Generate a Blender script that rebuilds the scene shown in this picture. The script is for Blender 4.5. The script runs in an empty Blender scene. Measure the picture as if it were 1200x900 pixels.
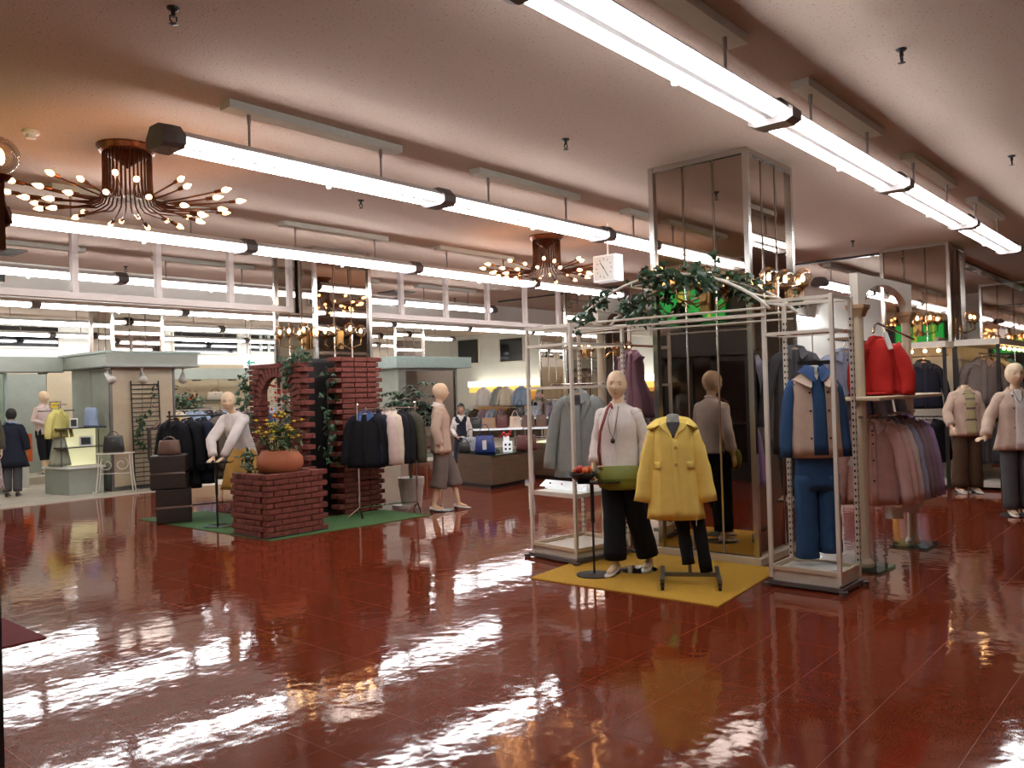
import bpy, bmesh, math, random
from mathutils import Vector, Matrix, noise
R_ = math.radians; PI = math.pi; sin = math.sin; cos = math.cos
rnd = random.Random(7)
SC = bpy.context.scene; COL = SC.collection

# ------------------------------------------------ camera, world, exposure
def camera():
    y, p, r = R_(40.75), R_(.56), R_(1.68)
    fw = Vector((cos(p)*cos(y), cos(p)*sin(y), sin(p))); rt = Vector((sin(y), -cos(y), 0)); dn = fw.cross(rt)
    a = cos(r)*rt + sin(r)*dn; b = -sin(r)*rt + cos(r)*dn
    cd = bpy.data.cameras.new('camera'); cd.sensor_width = 36; cd.lens = 971/1200*36; cd.clip_start = .05; cd.clip_end = 200
    c = bpy.data.objects.new('camera', cd); COL.objects.link(c)
    m = Matrix((a, -b, -fw)).transposed().to_4x4(); m.translation = (0, 0, 1.6)
    c.matrix_world = m; SC.camera = c
camera()
W = bpy.data.worlds.new('dusk'); SC.world = W; W.use_nodes = True
W.node_tree.nodes['Background'].inputs[0].default_value = (.32, .36, .38, 1)
W.node_tree.nodes['Background'].inputs[1].default_value = .25
VS = SC.view_settings
VS.view_transform = 'Standard'; VS.look = 'None'; VS.gamma = 1; VS.use_curve_mapping = False
VS.exposure = 0.05
TUBE = 36.0           # emission of a fluorescent tube
BULB = 20.0           # emission of a warm candle bulb
SC.cycles.use_denoising = True
SC.cycles.max_bounces = 9; SC.cycles.glossy_bounces = 5; SC.cycles.diffuse_bounces = 4; SC.cycles.transparent_max_bounces = 12
SC.cycles.caustics_reflective = False; SC.cycles.caustics_refractive = False
SC.cycles.sample_clamp_indirect = 4.0

# ------------------------------------------------ materials
def mat(name, col, rough=.55, metal=0., var=.12, scale=6., bump=0., bscale=80., spec=.5, emit=0., ecol=None, coat=0., pos=False, sub=0., stretch=None):
    m = bpy.data.materials.new(name); m.use_nodes = True; nt = m.node_tree; N = nt.nodes; L = nt.links
    b = N['Principled BSDF']
    b.inputs['Roughness'].default_value = rough; b.inputs['Metallic'].default_value = metal
    b.inputs['Specular IOR Level'].default_value = spec
    if coat: b.inputs['Coat Weight'].default_value = coat; b.inputs['Coat Roughness'].default_value = .05
    if pos: src = N.new('ShaderNodeNewGeometry').outputs['Position']
    else: src = N.new('ShaderNodeTexCoord').outputs['Object']
    if stretch:
        mp = N.new('ShaderNodeMapping'); mp.inputs['Scale'].default_value = stretch; L.new(src, mp.inputs['Vector']); src = mp.outputs[0]
    n = N.new('ShaderNodeTexNoise'); n.inputs['Scale'].default_value = scale; n.inputs['Detail'].default_value = 5; n.inputs['Roughness'].default_value = .6
    L.new(src, n.inputs['Vector'])
    cr = N.new('ShaderNodeValToRGB')
    cr.color_ramp.elements[0].position = .3; cr.color_ramp.elements[1].position = .7
    cr.color_ramp.elements[0].color = (*[c*(1-var) for c in col], 1); cr.color_ramp.elements[1].color = (*[min(1, c*(1+var)) for c in col], 1)
    L.new(n.outputs[0], cr.inputs[0]); L.new(cr.outputs[0], b.inputs['Base Color'])
    if bump:
        n2 = N.new('ShaderNodeTexNoise'); n2.inputs['Scale'].default_value = bscale; n2.inputs['Detail'].default_value = 3; L.new(src, n2.inputs['Vector'])
        bp = N.new('ShaderNodeBump'); bp.inputs['Strength'].default_value = min(1, bump); bp.inputs['Distance'].default_value = .01
        L.new(n2.outputs[0], bp.inputs['Height']); L.new(bp.outputs[0], b.inputs['Normal'])
    if emit:
        b.inputs['Emission Color'].default_value = (*(ecol or col), 1); b.inputs['Emission Strength'].default_value = emit
    return m
def fabric(name, col, var=.1, scale=9., rough=.85, bump=.25): return mat(name, col, rough, var=var, scale=scale, bump=bump, bscale=140, spec=.2)
def glass(name, tint=(1, 1, 1), gloss=.12, rough=.02):
    m = bpy.data.materials.new(name); m.use_nodes = True; nt = m.node_tree; N = nt.nodes; L = nt.links
    N.remove(N['Principled BSDF']); o = N['Material Output']
    t = N.new('ShaderNodeBsdfTransparent'); t.inputs[0].default_value = (*tint, 1)
    g = N.new('ShaderNodeBsdfGlossy'); g.inputs['Roughness'].default_value = rough
    lw = N.new('ShaderNodeLayerWeight'); lw.inputs[0].default_value = .35
    mm = N.new('ShaderNodeMath'); mm.operation = 'MULTIPLY_ADD'; mm.inputs[1].default_value = .55; mm.inputs[2].default_value = gloss*.25
    L.new(lw.outputs['Fresnel'], mm.inputs[0])
    x = N.new('ShaderNodeMixShader'); L.new(mm.outputs[0], x.inputs[0]); L.new(t.outputs[0], x.inputs[1]); L.new(g.outputs[0], x.inputs[2]); L.new(x.outputs[0], o.inputs[0])
    return m
def floor_mat():
    m = mat('red_granite', (.175, .030, .011), .06, var=.3, scale=120, pos=True, spec=.5)
    nt = m.node_tree; N = nt.nodes; L = nt.links; b = N['Principled BSDF']
    g = N.new('ShaderNodeNewGeometry')
    n1 = N.new('ShaderNodeTexNoise'); n1.inputs['Scale'].default_value = 6.5; n1.inputs['Detail'].default_value = 2
    n2 = N.new('ShaderNodeTexNoise'); n2.inputs['Scale'].default_value = 260
    L.new(g.outputs['Position'], n1.inputs['Vector']); L.new(g.outputs['Position'], n2.inputs['Vector'])
    b1 = N.new('ShaderNodeBump'); b1.inputs['Strength'].default_value = .5; b1.inputs['Distance'].default_value = .004; L.new(n1.outputs[0], b1.inputs['Height'])
    b2 = N.new('ShaderNodeBump'); b2.inputs['Strength'].default_value = .02; b2.inputs['Distance'].default_value = .002; L.new(n2.outputs[0], b2.inputs['Height']); L.new(b1.outputs[0], b2.inputs['Normal'])
    L.new(b2.outputs[0], b.inputs['Normal'])
    n3 = N.new('ShaderNodeTexNoise'); n3.inputs['Scale'].default_value = 1.3; n3.inputs['Detail'].default_value = 4; L.new(g.outputs['Position'], n3.inputs['Vector'])
    mr = N.new('ShaderNodeMapRange'); mr.inputs[1].default_value = .3; mr.inputs[2].default_value = .7; mr.inputs[3].default_value = .03; mr.inputs[4].default_value = .075
    L.new(n3.outputs[0], mr.inputs[0]); L.new(mr.outputs[0], b.inputs['Roughness'])
    return m
def ceil_mat():
    m = mat('speckled_plaster', (.78, .72, .68), .9, var=.05, scale=30, pos=True, bump=.3, bscale=60, spec=.2)
    nt = m.node_tree; N = nt.nodes; L = nt.links; b = N['Principled BSDF']
    g = N.new('ShaderNodeNewGeometry'); v = N.new('ShaderNodeTexNoise'); v.inputs['Scale'].default_value = 55; v.inputs['Detail'].default_value = 3
    L.new(g.outputs['Position'], v.inputs['Vector'])
    cr = N.new('ShaderNodeValToRGB'); e = cr.color_ramp.elements
    e[0].position = .30; e[0].color = (.30, .22, .175, 1); e[1].position = .37; e[1].color = (.55, .435, .355, 1)
    L.new(v.outputs[0], cr.inputs[0]); L.new(cr.outputs[0], b.inputs['Base Color'])
    return m
M = {}
def K(n, *a, **k): M[n] = mat(n, *a, **k)
def Fb(n, *a, **k): M[n] = fabric(n, *a, **k)
M['floor'] = floor_mat(); M['ceiling'] = ceil_mat()
K('joint', (.32, .12, .08), .5, pos=True)
K('cream_wall', (.72, .69, .60), .8, var=.04, scale=2, pos=True, bump=.05)
K('white_wall', (.80, .79, .73), .8, var=.03, scale=2, pos=True)
K('beige_floor', (.50, .45, .36), .55, var=.15, scale=3, pos=True)
K('housing', (.85, .85, .84), .35, var=.03); K('tube', (.95, .97, 1), .4, emit=TUBE, ecol=(.97, .98, 1.0)); K('cap', (.11, .09, .085), .45)
K('plate', (.66, .67, .60), .5, var=.05); K('rod', (.32, .28, .26), .35, metal=.7)
K('copper', (.16, .060, .030), .28, metal=.85, var=.2, scale=20); K('bulb', (1, .8, .5), .3, emit=BULB, ecol=(1, .44, .15)); K('gbulb', (1, .8, .5), .3, emit=40, ecol=(1, .62, .28))
K('brass', (.34, .20, .08), .3, metal=.9); M['globe'] = glass('amber_globe_glass', (1, .93, .84), .3)
M['mirror'] = mat('bronze_mirror', (.42, .35, .30), .025, metal=1., var=.03, scale=.6)
K('steel', (.62, .60, .57), .18, metal=1., var=.05); K('chrome', (.8, .8, .8), .08, metal=1., var=.02); K('dark_glass', (.012, .012, .014), .06, spec=.8)
K('white_paint', (.76, .71, .62), .4, var=.05); K('pink_paint', (.66, .58, .54), .5, var=.04); K('cream_paint', (.70, .58, .42), .45, var=.05); K('tan_cap', (.42, .27, .15), .5)
K('black', (.012, .011, .011), .4); K('black_metal', (.02, .018, .018), .4, metal=.3); K('grey_metal', (.16, .15, .14), .4, metal=.8); K('green_sign', (.01, .35, .05), .4, emit=.9, ecol=(.01, .62, .09)); K('yellow_sign', (.7, .7, .05), .4, emit=.8, ecol=(.8, .8, .1))
K('brick', (.160, .038, .026), .85, var=.35, scale=14, bump=.8, bscale=45, pos=True); K('mortar', (.075, .035, .028), .9)
K('green_mat', (.050, .125, .035), .95, var=.25, scale=90, bump=.5, bscale=300); K('yellow_mat', (.56, .31, .028), .95, var=.12, scale=60, bump=.5, bscale=300); K('red_mat', (.13, .012, .016), .9, bump=.4, bscale=250)
K('leaf', (.012, .045, .014), .45, var=.45, scale=7); K('leaf2', (.03, .085, .02), .5, var=.4, scale=7); K('stem', (.06, .045, .02), .8)
K('terracotta', (.36, .11, .045), .7, bump=.6, bscale=9); K('flower', (.85, .62, .04), .6, var=.2); K('pot_white', (.62, .60, .55), .45); K('paper', (.85, .84, .80), .7, var=.03)
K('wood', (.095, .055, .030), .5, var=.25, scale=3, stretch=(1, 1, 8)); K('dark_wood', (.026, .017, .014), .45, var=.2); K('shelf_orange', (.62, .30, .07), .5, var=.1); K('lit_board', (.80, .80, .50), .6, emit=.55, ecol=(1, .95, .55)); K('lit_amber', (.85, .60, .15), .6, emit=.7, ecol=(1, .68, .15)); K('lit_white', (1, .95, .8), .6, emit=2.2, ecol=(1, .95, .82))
K('fascia', (.36, .39, .33), .3, var=.05, pos=True); K('panel_grey', (.33, .36, .31), .25, var=.06); K('panel_beige', (.56, .46, .31), .3, var=.05, pos=True); M['shop_glass'] = glass('shop_glass', (.9, .95, .9), .25)
M['pane'] = glass('clear_pane', (.80, .84, .82), .3); K('smoke', (.05, .055, .06), .15)
K('skin', (.80, .58, .38), .45, var=.04, scale=4); K('skin_p', (.55, .32, .21), .55, var=.06); K('lips', (.55, .26, .18), .4); K('eye', (.10, .06, .045), .3); K('hair', (.010, .008, .007), .5, bump=.6, bscale=60); K('cream_hair', (.82, .66, .43), .6)
K('shoe_white', (.80, .77, .71), .3); K('sole', (.05, .03, .02), .5); K('shoe_black', (.015, .014, .014), .35)
Fb('f_pink', (.66, .52, .48)); Fb('f_white', (.82, .75, .72)); Fb('f_cream', (.70, .60, .48)); Fb('f_beige', (.62, .47, .37)); Fb('f_peach', (.70, .44, .40)); Fb('f_yellow', (.97, .71, .18), var=.06)
Fb('f_black', (.010, .010, .013)); Fb('f_navy', (.016, .018, .032)); Fb('f_blue', (.045, .085, .20)); Fb('f_denim', (.028, .07, .16)); Fb('f_lblue', (.30, .38, .52)); Fb('f_steel', (.34, .36, .48)); Fb('f_grey', (.30, .32, .31)); Fb('f_dgrey', (.075, .072, .078)); Fb('f_taupe', (.17, .135, .12)); Fb('f_olive', (.065, .062, .04))
Fb('f_mauve', (.33, .17, .22)); Fb('f_lilac', (.36, .25, .45)); Fb('f_plum', (.28, .20, .24)); Fb('f_red', (.55, .03, .025)); Fb('f_mustard', (.60, .36, .10)); Fb('f_sage', (.36, .37, .28)); Fb('f_teal', (.06, .22, .22)); Fb('f_orange', (.60, .13, .03)); Fb('f_brown', (.07, .038, .022)); Fb('f_green', (.23, .25, .03)); Fb('f_floral', (.38, .30, .28), var=.8, scale=30); Fb('f_stripe', (.52, .44, .24)); Fb('f_lyellow', (.72, .64, .22)); Fb('f_check', (.40, .42, .45), var=.4, scale=25)
K('leather_brown', (.12, .06, .04), .4, bump=.3, bscale=40); K('leather_black', (.012, .012, .012), .3, bump=.2, bscale=40); K('leather_blue', (.015, .035, .18), .35); K('leather_red', (.10, .022, .02), .4); K('leather_olive', (.20, .215, .03), .5, bump=.5, bscale=25); K('strap_red', (.24, .045, .035), .5); K('leather_tan', (.30, .17, .09), .4); K('leather_orange', (.65, .12, .02), .4)
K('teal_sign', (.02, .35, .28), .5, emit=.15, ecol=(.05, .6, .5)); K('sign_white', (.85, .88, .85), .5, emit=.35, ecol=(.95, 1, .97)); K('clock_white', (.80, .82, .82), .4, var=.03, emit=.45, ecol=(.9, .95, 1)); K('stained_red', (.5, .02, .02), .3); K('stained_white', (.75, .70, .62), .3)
K('sage_metal', (.30, .38, .34), .3, var=.1); M['base_glass'] = glass('green_base_glass', (.55, .72, .66), .3)

# ------------------------------------------------ mesh building
class MB:
    def __init__(s): s.v = []; s.f = []
    def add(s, vs, fs):
        o = len(s.v); s.v += [tuple(p) for p in vs]; s.f += [tuple(i+o for i in f) for f in fs]; return s
    def box(s, c, d, rz=0, rx=0, ry=0):
        hx, hy, hz = d[0]/2, d[1]/2, d[2]/2
        P = [Vector((x, y, z)) for x in (-hx, hx) for y in (-hy, hy) for z in (-hz, hz)]
        if rz or rx or ry:
            m = Matrix.Rotation(rz, 3, 'Z') @ Matrix.Rotation(ry, 3, 'Y') @ Matrix.Rotation(rx, 3, 'X'); P = [m @ p for p in P]
        c = Vector(c)
        return s.add([p+c for p in P], [(0, 1, 3, 2), (4, 6, 7, 5), (0, 4, 5, 1), (2, 3, 7, 6), (0, 2, 6, 4), (1, 5, 7, 3)])
    def span(s, a, b): return s.box([(a[i]+b[i])/2 for i in range(3)], [abs(b[i]-a[i]) for i in range(3)])
    def loft(s, rings, cap0=True, cap1=True, closed=True):
        n = len(rings[0]); o = len(s.v)
        for r in rings: s.v += [tuple(p) for p in r]
        for i in range(len(rings)-1):
            for j in range(n if closed else n-1):
                k = (j+1) % n
                s.f.append((o+i*n+j, o+i*n+k, o+(i+1)*n+k, o+(i+1)*n+j))
        if cap0: s.f.append(tuple(o+j for j in reversed(range(n))))
        if cap1: s.f.append(tuple(o+(len(rings)-1)*n+j for j in range(n)))
        return s
    def tube(s, pts, r, n=6, flat=1., cap=True):
        pts = [Vector(p) for p in pts]
        rs = r if isinstance(r, (list, tuple)) else [r]*len(pts)
        up = None; rings = []
        for i, p in enumerate(pts):
            a = pts[max(0, i-1)]; b = pts[min(len(pts)-1, i+1)]; t = (b-a)
            if t.length < 1e-9: t = Vector((0, 0, 1))
            t.normalize()
            if up is None: up = t.orthogonal() if abs(t.x) > .5 else t.cross(Vector((1, 0, 0))).cross(t); up.normalize() if up.length else None
            u = up - t*up.dot(t)
            if u.length < 1e-6: u = t.orthogonal()
            u.normalize(); w = t.cross(u); up = u
            rings.append([p + (u*cos(2*PI*k/n) + w*sin(2*PI*k/n)*flat)*rs[i] for k in range(n)])
        return s.loft(rings, cap, cap)
    def lathe(s, prof, c=(0, 0, 0), n=16):
        c = Vector(c)
        return s.loft([[c+Vector((max(r, 1e-4)*cos(2*PI*k/n), max(r, 1e-4)*sin(2*PI*k/n), z)) for k in range(n)] for r, z in prof])
    def ball(s, c, r, n=10, m=7):
        if not isinstance(r, (tuple, list)): r = (r, r, r)
        c = Vector(c)
        return s.loft([[c+Vector((r[0]*sin(PI*i/m)*cos(2*PI*k/n), r[1]*sin(PI*i/m)*sin(2*PI*k/n), -r[2]*cos(PI*i/m))) for k in range(n)] for i in range(1, m)])
    def prism(s, poly, z0, z1):
        return s.loft([[(x, y, z0) for x, y in poly], [(x, y, z1) for x, y in poly]])
    def leaf(s, c, d, nrm, l, w):
        d = Vector(d).normalized(); n = Vector(nrm); sd = d.cross(n)
        if sd.length < 1e-4: sd = d.orthogonal()
        sd.normalize(); n = sd.cross(d); c = Vector(c)
        return s.add([c, c+d*l*.35+sd*w*.5+n*.1*w, c+d*l+n*-.15*l, c+d*l*.35-sd*w*.5+n*.1*w, c+d*l*.5], [(0, 1, 4), (1, 2, 4), (2, 3, 4), (3, 0, 4)])
    def ivyleaf(s, c, d, nrm, l):
        d = Vector(d).normalized(); n = Vector(nrm); sd = d.cross(n)
        if sd.length < 1e-4: sd = d.orthogonal()
        sd.normalize(); n = sd.cross(d); c = Vector(c)
        P = [(0, 0, 0), (-.05, .42, -.1), (.33, .52, -.12), (.42, .24, 0), (1., 0, -.2), (.42, -.24, 0), (.33, -.52, -.12), (-.05, -.42, -.1), (.4, 0, .06)]
        return s.add([c+d*l*a+sd*l*b+n*l*e for a, b, e in P], [(0, 1, 8), (1, 2, 8), (2, 3, 8), (3, 4, 8), (4, 5, 8), (5, 6, 8), (6, 7, 8), (7, 0, 8)])
    def build(s, name, m, parent=None, smooth=False, loc=None, rz=0, bevel=0):
        me = bpy.data.meshes.new(name); me.from_pydata(s.v, [], s.f); me.validate()
        bm = bmesh.new(); bm.from_mesh(me); bmesh.ops.recalc_face_normals(bm, faces=bm.faces)
        if bevel: bmesh.ops.bevel(bm, geom=[e for e in bm.edges if len(e.link_faces) == 2 and e.calc_face_angle(0) > .6], offset=bevel, segments=1, affect='EDGES')
        bm.to_mesh(me); bm.free()
        me.materials.append(M[m] if isinstance(m, str) else m)
        if smooth:
            for p in me.polygons: p.use_smooth = True
        o = bpy.data.objects.new(name, me); COL.objects.link(o); o.parent = parent
        if loc is not None: o.location = loc
        o.rotation_euler.z = rz
        return o
def thing(name, label, cat, loc=(0, 0, 0), rz=0, group=None):
    o = bpy.data.objects.new(name, None); COL.objects.link(o); o.empty_display_size = .1
    o.location = loc; o.rotation_euler.z = rz; o['label'] = label; o['category'] = cat
    if group: o['group'] = group
    return o
def tag(o, label, cat, group=None):
    o['label'] = label; o['category'] = cat
    if group: o['group'] = group
    return o
def struct(o): o['kind'] = 'structure'; return o
KIDS = {}
def kids(o):
    return [c for c in bpy.data.objects if c.parent is o]
def dup(root, loc=None, rz=None, label=None, group=None, mats=None, tree=None):
    tree = tree or [(c, kids(c)) for c in kids(root)]
    def cp(o, par):
        c = o.copy(); COL.objects.link(c); c.parent = par
        if mats and o.type == 'MESH' and o.material_slots and o.material_slots[0].material.name in mats:
            c.material_slots[0].link = 'OBJECT'; c.material_slots[0].material = M[mats[o.material_slots[0].material.name]]
        return c
    r = cp(root, None)
    if loc is not None: r.location = loc
    if rz is not None: r.rotation_euler.z = rz
    if label: r['label'] = label
    if group: r['group'] = group
    for c, gs in tree:
        d = cp(c, r)
        for g in gs: cp(g, d)
    return r
def lerp(a, b, t): return a+(b-a)*t
# ------------------------------------------------ the setting
ZC = 3.73
flo = struct(MB().span((-4, -6, -.06), (24, 26, -.0007)).build('floor', 'joint'))
T = .457
base = None; near = []; field = MB()
# floor tiles: those near the camera one by one, the rest joined
for i in range(-8, 50):
    for j in range(-20, 24):
        x = 1.372+T*i; y = 4.08+T*j
        if y > 14.5 or y < -5: continue
        xc, yc = x+T/2, y+T/2
        dep = .757*xc+.653*yc; lat = (.653*xc-.757*yc)/max(dep, .1)
        if dep > 1.7 and abs(lat) < .72: near.append((dep, xc, yc))
        else: field.add([(x+.0015, y+.0015, 0), (x+T-.0015, y+.0015, 0), (x+T-.0015, y+T-.0015, 0), (x+.0015, y+T-.0015, 0)], [(0, 1, 2, 3)])
near.sort()
tilem = MB().box((0, 0, -.002), (T-.0028, T-.0028, .004)).build('tile', 'floor', flo, bevel=0)
for k, (d, xc, yc) in enumerate(near):
    if k < 295:
        o = tilem if k == 0 else tilem.copy()
        if k: COL.objects.link(o); o.parent = flo
        o.location = (xc, yc, 0); o.rotation_euler = (rnd.gauss(0, .0003), rnd.gauss(0, .0003), 0)
    else:
        x, y = xc-T/2, yc-T/2
        field.add([(x+.001, y+.001, 0), (x+T-.001, y+.001, 0), (x+T-.001, y+T-.001, 0), (x+.001, y+T-.001, 0)], [(0, 1, 2, 3)])
ff = field.build('tile_field', 'floor', flo); ff['kind'] = 'stuff'
struct(MB().span((1.1, 14.55, -.01), (24, 24, .012)).build('floor', 'beige_floor'))
struct(MB().span((-4, -6, ZC), (24, 26, ZC+.1)).build('ceiling', 'ceiling'))
struct(MB().span((1.1, 13.5, 3.21), (22.3, 13.75, ZC)).build('trim_1', 'white_wall'))
bv = MB().span((2.2, 13.46, 3.42), (4.35, 13.5, 3.56)); 
g = struct(bv.build('trim_2', 'smoke'))
for k in range(7): MB().box((3.27, 13.455, 3.43+.02*k), (2.1, .012, .006)).build('slat', 'grey_metal', g)
MB().span((2.15, 13.45, 3.40), (4.4, 13.5, 3.42)).span((2.15, 13.45, 3.56), (4.4, 13.5, 3.58)).span((4.35, 13.45, 3.42), (4.4, 13.5, 3.56)).build('frame', 'white_paint', g)
# outer walls
struct(MB().span((22.3, 6.5, 0), (22.45, 22.4, ZC)).build('wall_right', 'white_wall'))
struct(MB().span((23.2, -6, 0), (23.35, 6.5, ZC)).build('wall_far', 'cream_wall'))
struct(MB().span((1, 22.3, 0), (22.3, 22.45, ZC)).build('wall_back', 'white_wall'))
struct(MB().span((-4, -5.2, 0), (24, -5.05, ZC)).build('wall_near', 'cream_wall'))
struct(MB().span((-3.2, -6, 0), (-3.05, 4, ZC)).build('wall_behind', 'cream_wall'))
w = MB().span((1.0, 3.69, 0), (1.12, 5.72, ZC)).span((1.0, 8.35, 0), (1.12, 22.3, ZC)).span((1.0, 5.72, 3.35), (1.12, 8.35, ZC)).span((-3.1, 3.9, 0), (1.0, 4.0, ZC))
struct(w.build('wall_left', 'cream_wall'))
struct(MB().span((1.0, 3.66, 0), (1.143, 3.69, ZC)).build('trim_3', 'dark_wood'))
# entrance: dark frame, two glazed leaves, a green sign above
e = struct(MB().span((.98, 5.72, 0), (1.16, 6.0, 3.35)).span((.98, 8.05, 0), (1.16, 8.35, 3.35)).span((.98, 6, 2.12), (1.16, 8.05, 2.6)).span((.98, 6, 3.3), (1.16, 8.05, 3.35)).build('door_1', 'black'))
for a, b in ((6.0, 6.62), (6.62, 7.07), (7.07, 7.52), (7.52, 8.05)):
    m = MB()
    for s in ((a, a+.05), (b-.05, b)): m.span((1.0, s[0], .02), (1.06, s[1], 2.1))
    m.span((1.0, a, .02), (1.06, b, .3)).span((1.0, a, 2.02), (1.06, b, 2.1)); m.span((1.0, a, .95), (1.06, b, .99))
    lf = m.build('door_leaf', 'black_metal', e)
    MB().span((1.02, a+.05, .3), (1.03, b-.05, 2.02)).build('pane', 'pane' if 6.6 < a < 7.4 else 'dark_glass', lf)
MB().span((1.0, 6.0, 2.6), (1.12, 8.05, 3.3)).build('transom_panel', 'black', e)
# outside, beyond the glazed doors
struct(MB().span((-3.0, 4, -.05), (1.0, 12, 0)).build('ground', 'beige_floor'))
struct(MB().span((-3.1, 4, 0), (-3.0, 12, 5)).build('wall_outside', 'cream_wall'))
# ceiling slots round the far bay
struct(MB().span((14.44, 4.2, 3.70), (14.54, 12.8, 3.729)).build('trim_4', 'smoke'))
sl = struct(MB().span((15.07, 3.5, 3.69), (23.2, 3.72, 3.729)).build('trim_5', 'smoke'))
for q in (15.6, 16.3, 17.1, 18): MB().span((q, 3.54, 3.68), (q+.22, 3.68, 3.70)).build('panel', 'white_paint', sl)
# high windows in the far walls
def win(nm, a, b, ax, blind=False):
    if ax == 'x':
        o = struct(MB().span((22.26, a[0], a[1]), (22.30, b[0], b[1])).build(nm, 'dark_glass'))
        f = MB().span((22.24, a[0], a[1]-.05), (22.30, b[0], a[1])).span((22.24, a[0]-.05, a[1]-.05), (22.30, a[0], b[1])).span((22.24, b[0], a[1]-.05), (22.30, b[0]+.05, b[1]))
    else:
        o = struct(MB().span((a[0], 22.26, a[1]), (b[0], 22.30, b[1])).build(nm, 'dark_glass'))
        f = MB().span((a[0], 22.24, a[1]-.05), (b[0], 22.30, a[1])).span((a[0]-.05, 22.24, a[1]-.05), (a[0], 22.30, b[1])).span((b[0], 22.24, a[1]-.05), (b[0]+.05, 22.30, b[1]))
        if blind:
            for k in range(blind): MB().box((lerp(a[0]+.4, b[0], k/blind), 22.25, (a[1]+b[1])/2), (.10, .01, b[1]-a[1])).build('slat', 'panel_grey', o)
    f.build('window_frame', 'white_paint', o)
win('window_1', (20.77, 2.72), (21.8, 3.58), 'x'); win('window_2', (18.64, 2.70), (19.70, 3.50), 'x')
win('window_3', (5.6, 3.07), (8.37, 3.56), 'y', 0); win('window_4', (11.4, 3.0), (13.35, 3.56), 'y'); win('window_5', (13.75, 3.06), (16.4, 3.56), 'y', 8); win('window_6', (18.8, 2.95), (20.5, 3.56), 'y')
# mirror clad columns
def column(x, y, bronze_low=False, n=3):
    c = struct(MB().span((x+.03, y+.03, 0), (x+.94, y+.94, ZC)).build('column', 'dark_wood'))
    s = .97
    for k in range(n):
        a = .02+k*(s-.04)/n; b = .02+(k+1)*(s-.04)/n
        g_ = .006
        MB().span((x+.008, y+a+g_, .07), (x+.03, y+b-g_, ZC-.05)).build('mirror_panel', 'mirror', c)
        MB().span((x+s-.03, y+a+g_, .07), (x+s-.008, y+b-g_, ZC-.05)).build('mirror_panel', 'mirror', c)
        MB().span((x+a+g_, y+.008, .07), (x+b-g_, y+.03, ZC-.05)).build('mirror_panel', 'mirror', c)
        MB().span((x+a+g_, y+s-.03, .07), (x+b-g_, y+s-.008, ZC-.05)).build('mirror_panel', 'mirror', c)
        if k:
            for m in (MB().tube([(x+.01, y+a, .07), (x+.01, y+a, ZC-.05)], .012, 8), MB().tube([(x+a, y+.01, .07), (x+a, y+.01, ZC-.05)], .012, 8), MB().tube([(x+s-.01, y+a, .07), (x+s-.01, y+a, ZC-.05)], .012, 8)):
                m.build('joint_strip', 'steel', c, smooth=True)
    for dx in (0, s):
        for dy in (0, s): MB().box((x+dx, y+dy, ZC/2), (.05, .05, ZC-.01)).build('corner_post', 'steel', c)
    m = MB()
    m.span((x-.015, y-.015, ZC-.05), (x+s+.015, y+.015, ZC)).span((x-.015, y+s-.015, ZC-.05), (x+s+.015, y+s+.015, ZC)).span((x-.015, y-.015, ZC-.05), (x+.015, y+s+.015, ZC)).span((x+s-.015, y-.015, ZC-.05), (x+s+.015, y+s+.015, ZC))
    m.build('top_rail', 'steel', c)
    m = MB().span((x-.05, y-.05, 0), (x+s+.05, y+s+.05, .06)); m.build('plinth', 'cream_paint', c)
for cx, cy in ((7, 3.2), (7, 9.63), (7, 16.04), (14.1, 3.2), (14.1, 9.63), (14.1, 16.04), (21.2, 3.2), (21.2, 9.63), (21.2, 16.04)): column(cx, cy)
# openwork pink header frame between the columns
hf = struct(MB().span((1.2, 10.08, 2.83), (6.96, 10.18, 2.91)).build('trim_6', 'pink_paint'))
def hpost(par, x): MB().span((x-.035, 10.09, 2.91), (x+.035, 10.17, ZC)).build('upright', 'pink_paint', par)
for x in (2, 3, 4.0, 5.0, 6.0, 6.93): hpost(hf, x)
MB().span((1.2, 10.1, 3.62), (6.96, 10.16, 3.66)).build('rail', 'pink_paint', hf)
hf2 = struct(MB().span((8.0, 10.08, 2.83), (14.05, 10.18, 2.91)).build('trim_7', 'pink_paint'))
for x in (8.03, 9.05, 10.07, 11.13, 12.2, 13.25): hpost(hf2, x)
MB().span((8.0, 10.1, 3.62), (14.05, 10.16, 3.66)).build('rail', 'pink_paint', hf2)
# the near right post and rail
np_ = struct(MB().span((12.3, 1.62, 0), (12.38, 1.70, ZC)).build('trim_8', 'pink_paint'))
MB().span((12.34, 1.66, 2.72), (22, 1.70, 2.79)).build('rail', 'pink_paint', np_)

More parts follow.
